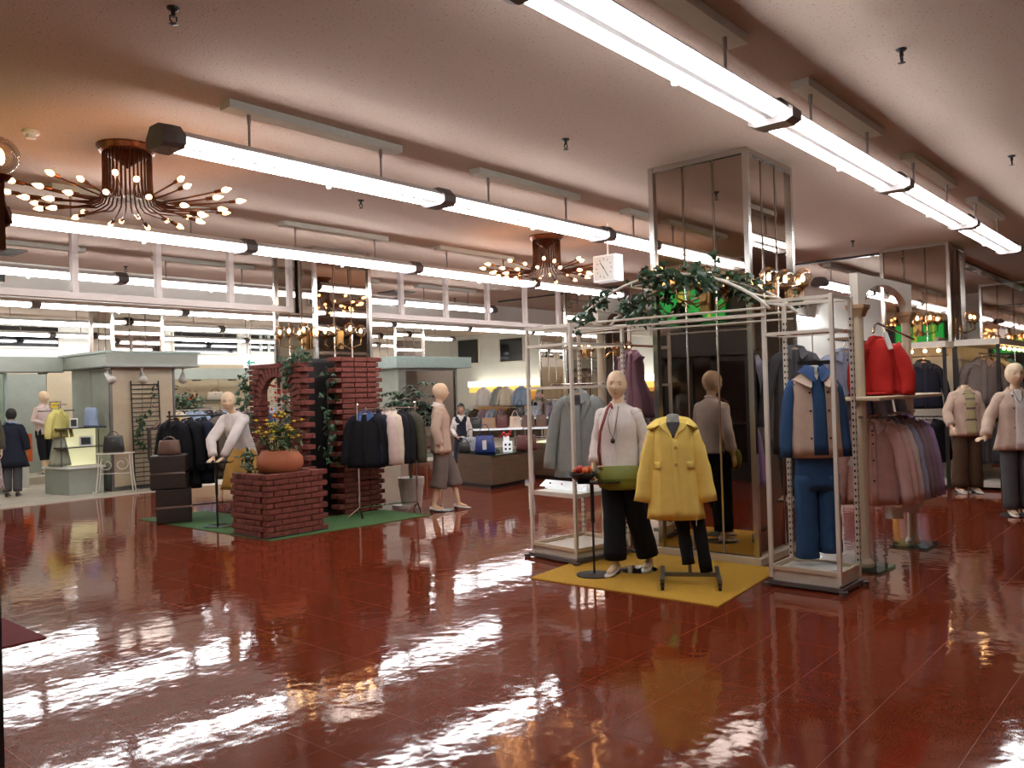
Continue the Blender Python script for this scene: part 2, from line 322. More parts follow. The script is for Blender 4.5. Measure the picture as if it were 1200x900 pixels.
# ------------------------------------------------ ceiling lamps
def fixture_unit(first_end):
    """local origin at the middle of the unit on the ceiling"""
    L = 2.56; h = L/2
    t = thing('fluorescent_fixture', 'x', 'light')
    m = MB(); zt = -.31; zb = -.40
    prof = [(-.045, zt), (.045, zt), (.07, zt-.02), (.119, zb+.040), (.119, zb+.030), (.066, zb+.012), (.02, zb-.012), (-.02, zb-.012), (-.066, zb+.012), (-.119, zb+.030), (-.119, zb+.040), (-.07, zt-.02)]
    m.loft([[(-h+.05, y, z) for y, z in prof], [(h-.05, y, z) for y, z in prof]]); m.build('housing', 'housing', t)
    for s in (-1, 1): MB().tube([(-h+.09, s*.096, zb-.010), (h-.09, s*.096, zb-.010)], .019, 8).build('tube', 'tube', t, smooth=True)
    cp = [(-.075, zt+.015), (.075, zt+.015), (.15, zb+.03), (.15, zb-.03), (.10, zb-.052), (-.10, zb-.052), (-.15, zb-.03), (-.15, zb+.03)]
    MB().loft([[(h-.085, y, z) for y, z in cp], [(h+.06, y, z) for y, z in cp]]).build('end_cap', 'cap', t)
    if first_end: MB().loft([[(-h-.06, y*.8, z) for y, z in cp], [(-h+.02, y, z) for y, z in cp], [(-h+.085, y, z) for y, z in cp]]).build('end_cap', 'cap', t)
    MB().box((0, .02, -.03), (1.62, .13, .058)).build('ceiling_plate', 'plate', t)
    for s in (-1, 1):
        MB().tube([(s*.62, .02, -.05), (s*.62, .02, zt)], .010, 6).lathe([(.014, -.13), (.016, -.06)], (s*.62, .02, 0), 6).build('rod', 'rod', t)
    MB().ball((h*.1, .088, zb-.045), .022, 8, 6).build('pilot_knob', 'housing', t)
    return t
proto = fixture_unit(True); proto2 = fixture_unit(False)
pt1 = [(c, kids(c)) for c in kids(proto)]; pt2 = [(c, kids(c)) for c in kids(proto2)]
ORD = ['nearest', 'second', 'third', 'fourth', 'fifth', 'sixth', 'seventh', 'eighth']
rows = [('A', 2.18, 2.67, 4, 0, 'row overhead passing right of the big mirrored column'), ('B', 5.31, 2.67, 4, 0, 'row passing just left of the big mirrored column'),
        ('B2', 5.31, 14.4, 2, 0, 'row behind the white arch board'), ('C', 8.48, 2.67, 4, 0, 'row in front of the pink header frame'), ('C2', 8.48, 17.6, 2, 0, 'row seen through the right display rack'),
        ('D', 11.72, 2.67, 4, 0, 'row seen through the pink header frame'), ('E', 14.9, 2.67, 7, -.06, 'first row below the pink header frame'), ('F', 18.05, 2.67, 6, -.06, 'second row below the pink header frame'), ('G', 21.2, 2.67, 6, -.06, 'row along the far back wall')]
u1 = u2 = False
for nm, y, x0, n, dz, ds in rows:
    for k in range(n):
        loc = (x0+2.58*k+1.29, y, ZC+dz); lab = '%s twin-tube fluorescent fixture of the %s' % (ORD[k], ds)
        if k == 0:
            o = proto if not u1 else dup(proto, tree=pt1); u1 = True
        else:
            o = proto2 if not u2 else dup(proto2, tree=pt2); u2 = True
        o.location = loc; o['label'] = lab; o['group'] = 'fluorescent fixtures of one row'
# copper chandeliers
def chandelier(loc, label, rot):
    t = thing('chandelier', label, 'chandelier', loc, rot, 'copper chandeliers')
    MB().lathe([(.0, 0), (.235, 0), (.235, -.015), (.215, -.05), (.20, -.06)] + [(.19-.018*k, -.06-.012*k+(.004 if k % 2 else 0)) for k in range(1, 10)] + [(.0, -.185)], n=28).build('canopy', 'copper', t, smooth=False)
    n = 36
    for k in range(n):
        a = 2*PI*k/n; lv = k % 3; rr = (.80, .66, .50)[lv]; zz = (-.43, -.47, -.52)[lv]+.02*sin(k*2.3)
        r0 = .185; pts = []
        for r, z in ((r0, -.06), (r0, -.25), (r0+.005, -.38), (r0+.035, -.455), (r0+.11, -.485), (lerp(r0+.11, rr, .5), lerp(-.485, zz, .5)-.004), (rr, zz)):
            pts.append((r*cos(a), r*sin(a), z))
        arm = MB().tube(pts, .0075, 5).build('arm', 'copper', t, smooth=True)
        d = Vector(pts[-1])-Vector(pts[-2]); d.normalize(); p = Vector(pts[-1])
        MB().tube([p-d*.01, p+d*.05], .0155, 7).build('socket', 'copper', arm)
        MB().tube([p+d*.05, p+d*.065, p+d*.09, p+d*.115, p+d*.135], [.010, .020, .021, .011, .002], 7).build('bulb', 'bulb', arm, smooth=True)
    return t
chandelier((3.15, 6.86, ZC), 'copper chandelier of bent arms and candle bulbs, larger one at upper left', 0)
chandelier((8.98, 7.04, ZC), 'copper chandelier beside the hanging clock, behind a fluorescent row', .1)
# sprinklers and detectors
sp = thing('sprinkler_head', 'x', 'sprinkler')
MB().lathe([(.0, 0), (.035, 0), (.03, -.012), (.012, -.02), (.012, -.05), (.0, -.05)], n=10).build('escutcheon', 'black_metal', sp)
MB().tube([(-.018, 0, -.045), (-.02, 0, -.07), (0, 0, -.09)], .005, 5).tube([(.018, 0, -.045), (.02, 0, -.07), (0, 0, -.09)], .005, 5).lathe([(.0, -.088), (.026, -.09), (.0, -.095)], n=8).build('deflector', 'black_metal', sp)
stree = [(c, []) for c in kids(sp)]
for k, (x, y, lb) in enumerate(((2.22, 4.25, 'above the near fluorescent row at the picture top'), (5.64, 4.18, 'on bare ceiling before the big mirrored column'), (5.69, 1.52, 'right of the overhead fluorescent row'), (9.19, 1.50, 'right of the overhead row, farther back'), (5.76, 7.05, 'just below the second fluorescent row'),
        (6.0, 10.36, 'above the pink header frame'), (5.86, 12.9, 'seen through the pink header frame'), (9.37, 10.0, 'beside the copper chandelier near the clock'), (12.83, 4.2, 'between the two mirrored columns'), (13.17, 12.95, 'far back beyond the third row'))):
    o = sp if k == 0 else dup(sp, tree=stree)
    o.location = (x, y, ZC); o['label'] = 'small black ceiling sprinkler '+lb; o['group'] = 'ceiling sprinklers'
d = thing('smoke_detector', 'round white smoke detector on the ceiling left of the copper chandelier', 'detector', (2.45, 6.95, ZC))
MB().lathe([(0, 0), (.062, 0), (.062, -.02), (.052, -.03), (0, -.03)], n=16).build('base', 'white_paint', d); MB().lathe([(0, -.03), (.038, -.03), (.034, -.06), (0, -.065)], n=14).build('sensor_head', 'pot_white', d)
for k, (x, y) in enumerate(((4.0, 12.6), (11.4, 12.9))):
    v = thing('ceiling_vent', 'square grey air vent in the ceiling '+('at the far left edge' if k == 0 else 'behind the tall middle column'), 'vent', (x, y, ZC), 0, 'ceiling vents')
    MB().box((0, 0, -.012), (.55, .55, .02)).build('frame', 'grey_metal', v)
    for q in range(5): MB().box((0, -.2+.1*q, -.026), (.5, .04, .008)).build('slat', 'grey_metal', v)
# hanging clock box
c = thing('hanging_clock', 'white square box clock hanging between the chandelier and the mirrored column', 'clock', (8.9, 5.98, 2.98))
MB().box((0, 0, .17), (.17, .35, .34), 0).build('case', 'clock_white', c, bevel=.006)
dl = MB().box((-.089, 0, .17), (.008, .31, .30)).build('dial', 'paper', c)
for k in range(12):
    a = k*PI/6; MB().box((-.096, .115*sin(a), .17+.115*cos(a)), (.004, .006, .022), rx=-a).build('hour_mark', 'black', dl)
MB().box((-.098, .025, .20), (.004, .008, .10), rx=-.6).build('hour_hand', 'black', dl); MB().box((-.10, -.02, .135), (.004, .006, .13), rx=-.5).build('minute_hand', 'black', dl)
MB().tube([(0, 0, .34), (0, 0, .75)], .012, 8).build('hanger_rod', 'white_paint', c)
# globe sconces
def globes(x, y, out, spots, label):
    """cluster on a column face: out = outward unit (x,y); spots = along-face offsets, distance, z"""
    t = thing('globe_lamp', label, 'lamp', (x, y, 0), 0, 'globe lamp clusters on the columns')
    ox, oy = out; tx, ty = -oy, ox
    m = MB().box((ox*.02, oy*.02, 2.42), (.10 if oy else .04, .10 if ox else .04, .26)); m.build('wall_plate', 'brass', t)
    for s, dd, z in spots:
        p = Vector((tx*s+ox*dd, ty*s+oy*dd, z))
        a = MB().tube([(ox*.03, oy*.03, 2.38), (tx*s*.4+ox*dd*.6, ty*s*.4+oy*dd*.6, z-.26), (p.x, p.y, z-.20), (p.x, p.y, z-.10)], .009, 6).build('arm', 'brass', t, smooth=True)
        MB().lathe([(.0, -.12), (.012, -.12), (.02, -.10), (.052, -.085), (.056, -.07), (.0, -.065)], p, 12).build('cup', 'brass', a)
        MB().ball(p, .083, 16, 12).build('globe', 'globe', a, smooth=True)
        MB().ball(p+Vector((0, 0, -.012)), (.020, .020, .03), 8, 6).build('bulb', 'gbulb', a, smooth=True)
globes(7.0, 3.62, (-1, 0), ((-.19, .22, 2.62), (.10, .20, 2.60), (.0, .34, 2.58)), 'cluster of clear globe lamps among ivy on the big mirrored column')
globes(7.45, 3.2, (0, -1), ((-.40, .16, 2.56), (-.28, .26, 2.54), (.02, .30, 2.57), (.22, .18, 2.56)), 'clear globe lamps on the right face of the big mirrored column')
globes(7.0, 9.85, (-1, 0), ((-.35, .2, 2.56), (-.1, .22, 2.56), (.12, .20, 2.52), (.28, .24, 2.55)), 'clear globe lamps on the left face of the column over the bricks')
globes(7.4, 9.63, (0, -1), ((-.26, .22, 2.55), (-.02, .28, 2.57), (.22, .22, 2.55)), 'clear globe lamps on the right face of the column over the bricks')
globes(14.1, 3.65, (-1, 0), ((-.15, .2, 2.57), (.05, .26, 2.57), (.22, .2, 2.57)), 'glowing globe lamps above the black closet on the far right column')
globes(14.3, 3.2, (0, -1), ((.1, .22, 2.57), (.28, .24, 2.57)), 'globe lamp on the side face of the far right column')
globes(14.1, 10.1, (-1, 0), ((-.25, .2, 2.5), (-.02, .24, 2.5), (.22, .2, 2.5)), 'globe lamps on the left face of the column behind the tall left rack')
globes(14.5, 9.63, (0, -1), ((-.25, .2, 2.5), (-.02, .24, 2.5), (.22, .2, 2.5)), 'globe lamps on the far column above the mauve garment')
globes(21.2, 3.6, (-1, 0), ((-.3, .2, 2.5), (0, .24, 2.5), (.3, .2, 2.5)), 'globe lamps on the farthest column at the right edge')
t = thing('globe_lamp', 'single clear globe lamp cut off by the left picture edge', 'lamp', (1.15, 3.62, 0))
MB().box((-.01, 0, 2.36), (.05, .07, .3)).build('wall_plate', 'copper', t)
a = MB().tube([(0, 0, 2.30), (.03, -.03, 2.32), (.0, .0, 2.45), (.0, -.0, 2.50)], .014, 8).build('arm', 'copper', t)
MB().lathe([(.0, 2.47), (.03, 2.48), (.045, 2.50), (.0, 2.51)], (0, -.03, 0), 12).build('cup', 'copper', a)
MB().ball((0, -.03, 2.58), .072, 18, 12).build('globe', 'globe', a, smooth=True); MB().ball((0, -.03, 2.57), (.02, .02, .03), 8, 6).build('bulb', 'gbulb', a, smooth=True)
# mats
def mat_thing(nm, poly, m, label):
    tag(MB().prism(poly, .0, .008).build(nm, m), label, 'mat')
mat_thing('floor_mat', [(5.50, 2.83), (5.46, 4.56), (6.93, 4.72), (6.93, 2.96)], 'yellow_mat', 'flat yellow carpet mat under the yellow coat by the mirrored column')
mat_thing('floor_mat', [(5.25, 11.35), (5.28, 8.20), (7.6, 8.02), (7.6, 9.0), (6.2, 9.3), (6.2, 11.3)], 'green_mat', 'green carpet mat beneath the brick planter and brown cubes')
mat_thing('floor_mat', [(1.2, 6.2), (2.21, 6.2), (2.21, 7.9), (1.2, 7.9)], 'red_mat', 'dark red entrance mat at the left picture edge')
gs = thing('green_sign', 'green lit panel above the entrance doors, seen only in the mirrors', 'sign', (1.2, 6.98, 2.68))
MB().box((0, 0, .3), (.06, 1.34, .60)).build('case', 'green_sign', gs)
MB().box((.034, .12, .3), (.01, .09, .52)).build('yellow_panel', 'yellow_sign', gs); MB().box((.034, -.4, .3), (.01, .05, .5)).build('white_panel', 'yellow_sign', gs)
# ------------------------------------------------ garments
class Shell:
    """a cloth tube: stations (z, half width, half depth, cx, cy); theta 0 faces -Y"""
    def __init__(s, st, U=None, fold=(0, 7, 0), n=30, sq=.85):
        s.st = [tuple(a)+(0,)*(5-len(a)) for a in st]; s.U = U; s.fold = fold; s.n = n; s.sq = sq
    def pt(s, th, t, off=0.):
        k = t*(len(s.st)-1); i = min(int(k), len(s.st)-2); f = k-i
        a, b = s.st[i], s.st[i+1]; z, hw, hd, cx, cy = [lerp(a[j], b[j], f) for j in range(5)]
        A, Kf, ph = s.fold; r = 1+A*t*t*(sin(Kf*th+ph)+.5*sin((Kf*1.7)*th+ph*2+t*2))
        sx, cxs = sin(th), cos(th)
        x = cx+(hw*r+off)*math.copysign(abs(sx)**s.sq, sx); y = cy-(hd*r+off)*math.copysign(abs(cxs)**s.sq, cxs)
        p = Vector((x, y, z)); return s.U(p) if s.U else p
    def into(s, mb, per=3):
        m = (len(s.st)-1)*per
        rings = [[s.pt(2*PI*j/s.n, i/m) for j in range(s.n)] for i in range(m+1)]
        c = sum(rings[-1], Vector())/s.n
        rings.append([c+(p-c)*.93+Vector((0, 0, .01)) for p in rings[-1]])
        rings.append([c+(p-c)*.86+Vector((0, 0, .12)) for p in rings[-1]])
        c0 = sum(rings[0], Vector())/s.n
        rings.insert(0, [c0+(p-c0)*.9-Vector((0, 0, .015)) for p in rings[0]])
        mb.loft(rings); return mb
    def patch(s, mb, f, t0, t1, off=.005, nt=10, nth=6, th=.004):
        """f(u) -> (theta0, theta1) along u in 0..1 between t0 and t1"""
        top = []; bot = []
        for i in range(nt+1):
            u = i/nt; a, b = f(u); t = lerp(t0, t1, u)
            top.append([s.pt(lerp(a, b, j/nth), t, off) for j in range(nth+1)]); bot.append([s.pt(lerp(a, b, j/nth), t, off-th) for j in range(nth+1)])
        W_ = nth+1; o = len(mb.v)
        for r in top+bot: mb.v += [tuple(p) for p in r]
        H = (nt+1)*W_
        for i in range(nt):
            for j in range(nth):
                q = (o+i*W_+j, o+i*W_+j+1, o+(i+1)*W_+j+1, o+(i+1)*W_+j); mb.f.append(q); mb.f.append(tuple(x+H for x in reversed(q)))
        for i in range(nt):
            for j in (0, nth):
                mb.f.append((o+i*W_+j, o+(i+1)*W_+j, o+(i+1)*W_+j+H, o+i*W_+j+H))
        for j in range(nth):
            for i in (0, nt): mb.f.append((o+i*W_+j, o+i*W_+j+1, o+i*W_+j+1+H, o+i*W_+j+H))
        return mb
def collar(mb, c, r, spread=.05, tip=.05, U=None, back=.045, gap=.35, th=.006):
    """a turned-down collar round the neck at c"""
    n = 18; rows = []
    for w, (dr, dz) in enumerate(((0, 0), (.004, back), (.016, back+.004), (spread*.6, back*.25), (spread, -.012))):
        row = []
        for i in range(n+1):
            a = lerp(-PI+gap, PI-gap, i/n); f = abs(a)/(PI-gap)       # 0 at the back
            tp = max(0, (f-.72)/.28); rr = r+dr*(1+.25*tp*(w > 2)); dzz = dz*(1-.35*f)-(tip*tp if w > 2 else 0)
            p = Vector((c[0]+rr*sin(a), c[1]+rr*.85*cos(a), c[2]+dzz-.03*f)); row.append(U(p) if U else p)
        rows.append(row)
    o = len(mb.v); W_ = n+1
    for row in rows: mb.v += [tuple(p) for p in row]
    for i in range(len(rows)-1):
        for j in range(n): mb.f.append((o+i*W_+j, o+i*W_+j+1, o+(i+1)*W_+j+1, o+(i+1)*W_+j))
    return mb
def sleeve(mb, pts, r0, r1, n=12, flat=1., seed=0):
    P = []; Rr = []
    P0 = [Vector(p) for p in pts]; m = 10
    for i in range(m+1):
        t = i/m*(len(P0)-1); k = min(int(t), len(P0)-2); f = t-k
        P.append(P0[k].lerp(P0[k+1], f)); Rr.append(lerp(r0, r1, i/m)*(1+.05*sin(i*2.1+seed)))
    d = (P[-1]-P[-2]).normalized()
    P += [P[-1]-d*.004, P[-1]-d*.05]; Rr += [r1*.9, r1*.82]
    mb.tube(P, Rr, n, flat); return mb
def buttons(par, sh, ts, m='sole', th=0., off=.010, r=.009, name='button'):
    for t in ts:
        p = sh.pt(th, t, off); q = sh.pt(th, t, off+.01); d = (q-p).normalized()
        MB().tube([p-d*.004, p+d*.003], r, 8).build(name, m, par)
def hanger(par, w=.19, m='tan_cap', z=.0, hook=True, top=.13):
    o = MB().tube([(-w, 0, -.075+z), (-w*.5, 0, -.02+z), (0, 0, .012+z), (w*.5, 0, -.02+z), (w, 0, -.075+z)], [.008, .012, .013, .012, .008], 6).build('hanger', m, par, smooth=True)
    if hook:
        pts = [(0, 0, .01+z), (0, 0, top-.055)]+[(-.022*sin(a)*1., 0, top-.033-.026*cos(a)) for a in [R_(x) for x in (0, 50, 100, 150, 200, 250)]]
        MB().tube([(0, 0, .01+z), (0, 0, top-.06), (.02, 0, top-.045), (.024, 0, top-.02), (.0, 0, top), (-.02, 0, top-.015)], .003, 5).build('hook', 'steel', o)
    return o
def garment(name, label, cat, m, loc, rz, L=.66, sw=.20, depth=.075, hem=1.08, slv=.56, sang=.16, inner=None, lapel=False, col_m=None, btn=0, bm='sole', group=None, top=.13, hang='tan_cap', sm=None, seed=0, hook=True, vneck=.30, r0=.072, r1=.058, fold=.06):
    """a top hanging from its own hanger; local origin = where the hook meets the rail"""
    t = thing(name, label, cat, loc, rz, group); z = -top
    st = [(z-.012, .075, .05), (z-.03, .11, .058), (z-.055, .155, .064), (z-.085, sw*.93, .068), (z-.14, sw, depth), (z-.30, sw*.98, depth*1.15), (z-L*.7, sw*hem*.98, depth*1.2), (z-L, sw*hem*1.06, depth*1.25)]
    sh = Shell(st, None, (fold, 9, seed), 30)
    b = MB(); sh.into(b); b.build('body', m, t, smooth=True)
    if slv:
        for s in (-1, 1):
            sb = MB(); x0 = s*(sw*.86)
            sleeve(sb, [(x0*.62, 0, z-.085), (x0, 0, z-.105), (x0+s*(.035+sang*.15), -.005, z-.10-slv*.25), (x0+s*(.05+slv*sang*.6), -.01, z-.1-slv*.6), (x0+s*(.05+slv*sang), -.03, z-.1-slv)], r0, r1, 12, .8, seed+s)
            sb.build('sleeve', sm or m, t, smooth=True)
    collar(MB(), (0, 0, z-.01), .068, .055, .055).build('collar', col_m or m, t, smooth=True)
    if inner:
        pb = MB(); sh.patch(pb, lambda u: (-.42*(1-u)**.8-.03, .42*(1-u)**.8+.03), .02, vneck+.25, .004, 10, 6); pb.build('inner_layer', inner, t, smooth=True)
    pb = MB(); sh.patch(pb, lambda u: (-.08, .12), vneck if inner else .06, .995, .006, 12, 3); pb.build('placket', m, t, smooth=True)
    if btn: buttons(t, sh, [lerp(max(vneck+.25 if inner else .3, .3), .92, (k+.5)/btn) for k in range(btn)], bm, .02)
    if lapel:
        for s in (-1, 1):
            pb = MB(); sh.patch(pb, lambda u, s=s: (s*(.10+.42*(1-u)**.8), s*(.10+.42*(1-u)**.8+.34*sin(PI*min(1, u*1.05+.06)))), .05, vneck+.28, .012, 10, 4); pb.build('lapel', m, t, smooth=True)
    hanger(t, sw*.85, hang, z=z-.015+.0, hook=False)
    if hook: MB().tube([(0, 0, z-.01), (0, 0, -.045), (.018, 0, -.03), (.021, 0, -.012), (0, 0, .004), (-.018, 0, -.008)], .003, 5).build('hook', 'steel', t)
    return t

# ------------------------------------------------ figures
def remesh(mb, name, m, parent, vox=.008, sm=6):
    me = bpy.data.meshes.new('tmp'); me.from_pydata(mb.v, [], mb.f)
    bm = bmesh.new(); bm.from_mesh(me); bmesh.ops.recalc_face_normals(bm, faces=bm.faces); bm.to_mesh(me); bm.free()
    o = bpy.data.objects.new('tmp', me); COL.objects.link(o)
    r = o.modifiers.new('r', 'REMESH'); r.mode = 'VOXEL'; r.voxel_size = vox
    s = o.modifiers.new('s', 'SMOOTH'); s.iterations = sm; s.factor = .35
    dg = bpy.context.evaluated_depsgraph_get(); ev = o.evaluated_get(dg)
    nm = bpy.data.meshes.new_from_object(ev); bpy.data.objects.remove(o)
    nm.name = name; nm.materials.clear(); nm.materials.append(M[m] if isinstance(m, str) else m)
    for p in nm.polygons: p.use_smooth = True
    q = bpy.data.objects.new(name, nm); COL.objects.link(q); q.parent = parent
    return q
def head_pts(n=40, m=30):
    """unit-free head: local origin at its centre, facing -Y, about .225 tall"""
    rings = []
    def gs(x, s): return math.exp(-(x/s)**2)
    for i in range(1, m):
        v = PI*i/m; row = []
        for j in range(n):
            a = 2*PI*j/n; d = Vector((sin(v)*sin(a), -sin(v)*cos(a), -cos(v)))
            x, y, z = d.x*.078, d.y*.096, d.z*.112
            if d.z > 0: q_ = (1-min(.97, d.z*d.z))**-.10; x *= q_; y *= q_
            if z < 0:
                k = -z/.112; x *= 1-.34*k*k; y = y*(1-.12*k) if y < 0 else y*(1-.42*k)
                if y < 0: y -= .004*k
            if z > .02 and y > 0: y *= 1.06
            fr = max(0, -d.y)
            if fr > .2:
                y -= .019*gs(x, .011)*gs(z+.020, .017)*1.15+.008*gs(x, .010)*gs(z-.005, .02)   # nose
                for s in (-1, 1): y += .011*gs(x-s*.030, .016)*gs(z-.010, .012)                  # eye sockets
                y -= .004*gs(abs(x)-.032, .02)*gs(z-.030, .010)                               # brow
                y -= .007*gs(x, .02)*gs(z+.056, .007); y += .004*gs(x, .022)*gs(z+.064, .004); y -= .006*gs(x, .018)*gs(z+.070, .006)  # lips
                y -= .007*gs(x, .018)*gs(z+.098, .015)                                         # chin
                for s in (-1, 1): y -= .004*gs(x-s*.042, .018)*gs(z+.022, .02)                   # cheeks
            row.append(Vector((x, y, z)))
        rings.append(row)
    return rings
HEAD = [[p*1.13 for p in r] for r in head_pts()]; HS = 1.13
def hand_into(mb, w, d, pal, curl=.5, s=1., side=1, fist=False):
    """w wrist, d direction of the hand, pal palm normal, thumb to the side given by side"""
    w = Vector(w); d = Vector(d).normalized(); pal = Vector(pal); x = d.cross(pal).normalized()*side; pal = x.cross(d)*side
    pal.normalize()
    def P(a, b, c): return w+(d*a+x*b+pal*c)*s
    mb.loft([[P(a, hw*cos(q), hd*sin(q)) for q in [2*PI*k/10 for k in range(10)]] for a, hw, hd in ((-.03, .024, .019), (0, .026, .018), (.03, .036, .016), (.06, .041, .015), (.085, .039, .013), (.092, .034, .009))])
    for k, (b, l) in enumerate(((.029, .068), (.010, .078), (-.010, .072), (-.028, .056))):
        c = curl*(1+.12*k); pts = [P(.070, b, 0)]; ang = 0; q = Vector((.085, b, 0)); pts.append(P(*q))
        for sg in (.45, .31, .24):
            ang += c*.75; q = q+Vector((cos(ang)*l*sg, b*.12*sg, sin(ang)*l*sg)); pts.append(P(*q))
        mb.tube(pts, [.0095*s, .0095*s, .009*s, .0082*s, .0065*s], 7)
    mb.tube([P(.015, .022, .004), P(.04, .046, .010), P(.065, .056, .018), P(.085, .058, .024)], [.013*s, .011*s, .0095*s, .007*s], 7)
def shoe(par, A, yaw, m='shoe_white', heel=.028, name='shoe', s=1.):
    """A = ankle point over the floor (z of the floor), toe towards local -Y turned by yaw"""
    A = Vector(A); R = Matrix.Rotation(yaw, 3, 'Z')
    sec = [(.062, .016, .040, heel), (.05, .028, .056, heel), (.02, .033, .048, heel*.8), (-.03, .036, .036, heel*.45), (-.09, .042, .032, .006), (-.135, .038, .026, .004), (-.165, .026, .020, .004), (-.178, .010, .012, .006)]
    rings = []
    for y, hw, h, zb in sec:
        rings.append([A+R @ Vector((hw*cos(q)*s, y*s, (zb+h*(.5+.5*sin(q)))*1)) for q in [2*PI*k/14 for k in range(14)]])
    o = MB().loft(rings).build(name, m, par, smooth=True)
    h = MB(); h.loft([[A+R @ Vector((x*k, y, z)) for x, y in ((-.024, .058), (.024, .058), (.024, .012), (-.024, .012))] for z, k in ((.0, .85), (heel+.01, 1))])
    h.build('heel', 'sole', o)
    return o
SKEL = dict(sh=((-.165, .01, 1.40), (.165, .01, 1.40)), el=((-.215, .03, 1.12), (.215, .03, 1.12)), wr=((-.225, -.02, .885), (.225, -.02, .885)),
            hd=(None, None), hip=((-.085, 0, .90), (.085, 0, .90)), kn=((-.09, -.015, .50), (.09, -.015, .50)), an=((-.09, .02, .085), (.09, .02, .085)), ty=(0, 0), ay=(0, 0))
def figure(t, J={}, skin='skin', lean=0., twist=0., yaw=0., nod=0., tilt=0., vox=.008, head=True, hair=None, face=True, curl=.35, z0=0., neck=1.0, shoes='shoe_white', arms=(True, True), heel=.028):
    """body (one mesh) + face + shoes under thing t; returns the upper-body transform"""
    S = dict(SKEL); S.update(J); pv = Vector((0, 0, .95))
    Rm = Matrix.Rotation(twist, 3, 'Z') @ Matrix.Rotation(lean, 3, 'X'); up = Vector((0, 0, z0))
    def U(p):
        p = Vector(p); k = max(0, min(1, (p.z-.86)/.22)); k = k*k*(3-2*k)
        q = pv+Rm @ (p-pv); return p.lerp(q, k)+up
    mb = MB(); n = 16
    tor = [(.80, .10, .075, 0), (.86, .150, .098, .005), (.93, .162, .108, .008), (1.03, .122, .088, 0), (1.12, .122, .090, -.004), (1.22, .138, .112, -.012), (1.30, .150, .108, -.005), (1.37, .150, .084, .008), (1.42, .105, .062, .012), (1.45, .058, .052, .012), (1.50, .047, .049, .006), (1.56, .046, .048, .0)]
    if not head: tor = tor[:-1]+[(1.515, .044, .046, .004)]
    mb.loft([[U((hw*sin(2*PI*k/n), cy-hd*cos(2*PI*k/n), z)) for k in range(n)] for z, hw, hd, cy in tor])
    for s in (0, 1):
        if arms[s]:
            a, b, c = [Vector(S[k][s]) for k in ('sh', 'el', 'wr')]; a = U(a)
            b = b+up; c = c+up
            mb.tube([a, a.lerp(b, .5), b, b.lerp(c, .25), b.lerp(c, .65), c], [.046, .043, .036, .037, .031, .024], 12)
            d = S['hd'][s] or (c-b)
            hand_into(mb, c, d, (Vector((0, 0, 0))-Vector((c.x, 0, 0))) if abs(c.x) > .02 else (0, 0, -1), curl, .92, 1 if s == 0 else -1) if not S.get('palm') else hand_into(mb, c, d, S['palm'][s], curl, .92, S.get('thumb', (1, -1))[s])
        h, k, an = [Vector(S[q][s])+up for q in ('hip', 'kn', 'an')]
        mb.tube([h+Vector((0, 0, .03)), h.lerp(k, .3), k+Vector((0, 0, .03)), k.lerp(an, .3), k.lerp(an, .7), an+Vector((0, 0, .02)), an+Vector((0, 0, -.03))], [.088, .082, .054, .052, .040, .033, .034], 12)
        Rf = Matrix.Rotation(S['ty'][s], 3, 'Z')
        mb.loft([[an+Rf @ Vector((hw*cos(q), y, zz+hh*sin(q))) for q in [2*PI*k2/10 for k2 in range(10)]] for y, hw, zz, hh in ((.045, .02, -.03, .025), (.03, .027, -.02, .035), (-.03, .03, -.02, .035), (-.08, .034, -.035, .02), (-.13, .028, -.045, .012))])
    Hm = None
    if head:
        Hc = U((0, -.014, 1.628)); Hm = Matrix.Translation(Hc) @ (Rm.to_4x4() if lean else Matrix()) @ Matrix.Rotation(yaw, 4, 'Z') @ Matrix.Rotation(nod, 4, 'X') @ Matrix.Rotation(tilt, 4, 'Y')
        if lean: Hm = Matrix.Translation(Hc) @ Matrix.Rotation(lean*.4, 4, 'X') @ Matrix.Rotation(yaw, 4, 'Z') @ Matrix.Rotation(nod, 4, 'X') @ Matrix.Rotation(tilt, 4, 'Y')
        mb.loft([[Hm @ p for p in r] for r in HEAD])
        for s in (-1, 1):
            mb.loft([[Hm @ (HS*Vector((s*(.068+.012*w), .012+.018*w2*cos(q)+.008*w, -.004+.031*w2*sin(q)))) for q in [2*PI*k/10 for k in range(10)]] for w, w2 in ((0, .8), (.6, 1), (1, .85))])
    remesh(mb, 'body', skin, t, vox, 4)
    if head and face:
        for s in (-1, 1):
            MB().loft([[Hm @ (HS*Vector((s*.030+.0125*a*cos(q), -.0795-.0030*(1-a), .010+.0055*a*sin(q)))) for q in [2*PI*k/10 for k in range(10)]] for a in (1, .6, .05)]).build('eye', 'eye', t, smooth=True)
            MB().tube([Hm @ (HS*Vector((s*x, y, z))) for x, y, z in ((.014, -.0925, .027), (.030, -.0885, .032), (.046, -.0775, .028))], [.0022, .0028, .0016], 5).build('eyebrow', 'leather_tan' if skin == 'skin' else 'hair', t)
        MB().tube([Hm @ (HS*Vector((x, y, z))) for x, y, z in ((-.021, -.0845, -.063), (-.009, -.0945, -.060), (0, -.096, -.062), (.009, -.0945, -.060), (.021, -.0845, -.063))], [.002, .0055, .006, .0055, .002], 6).build('lips', 'lips', t, smooth=True)
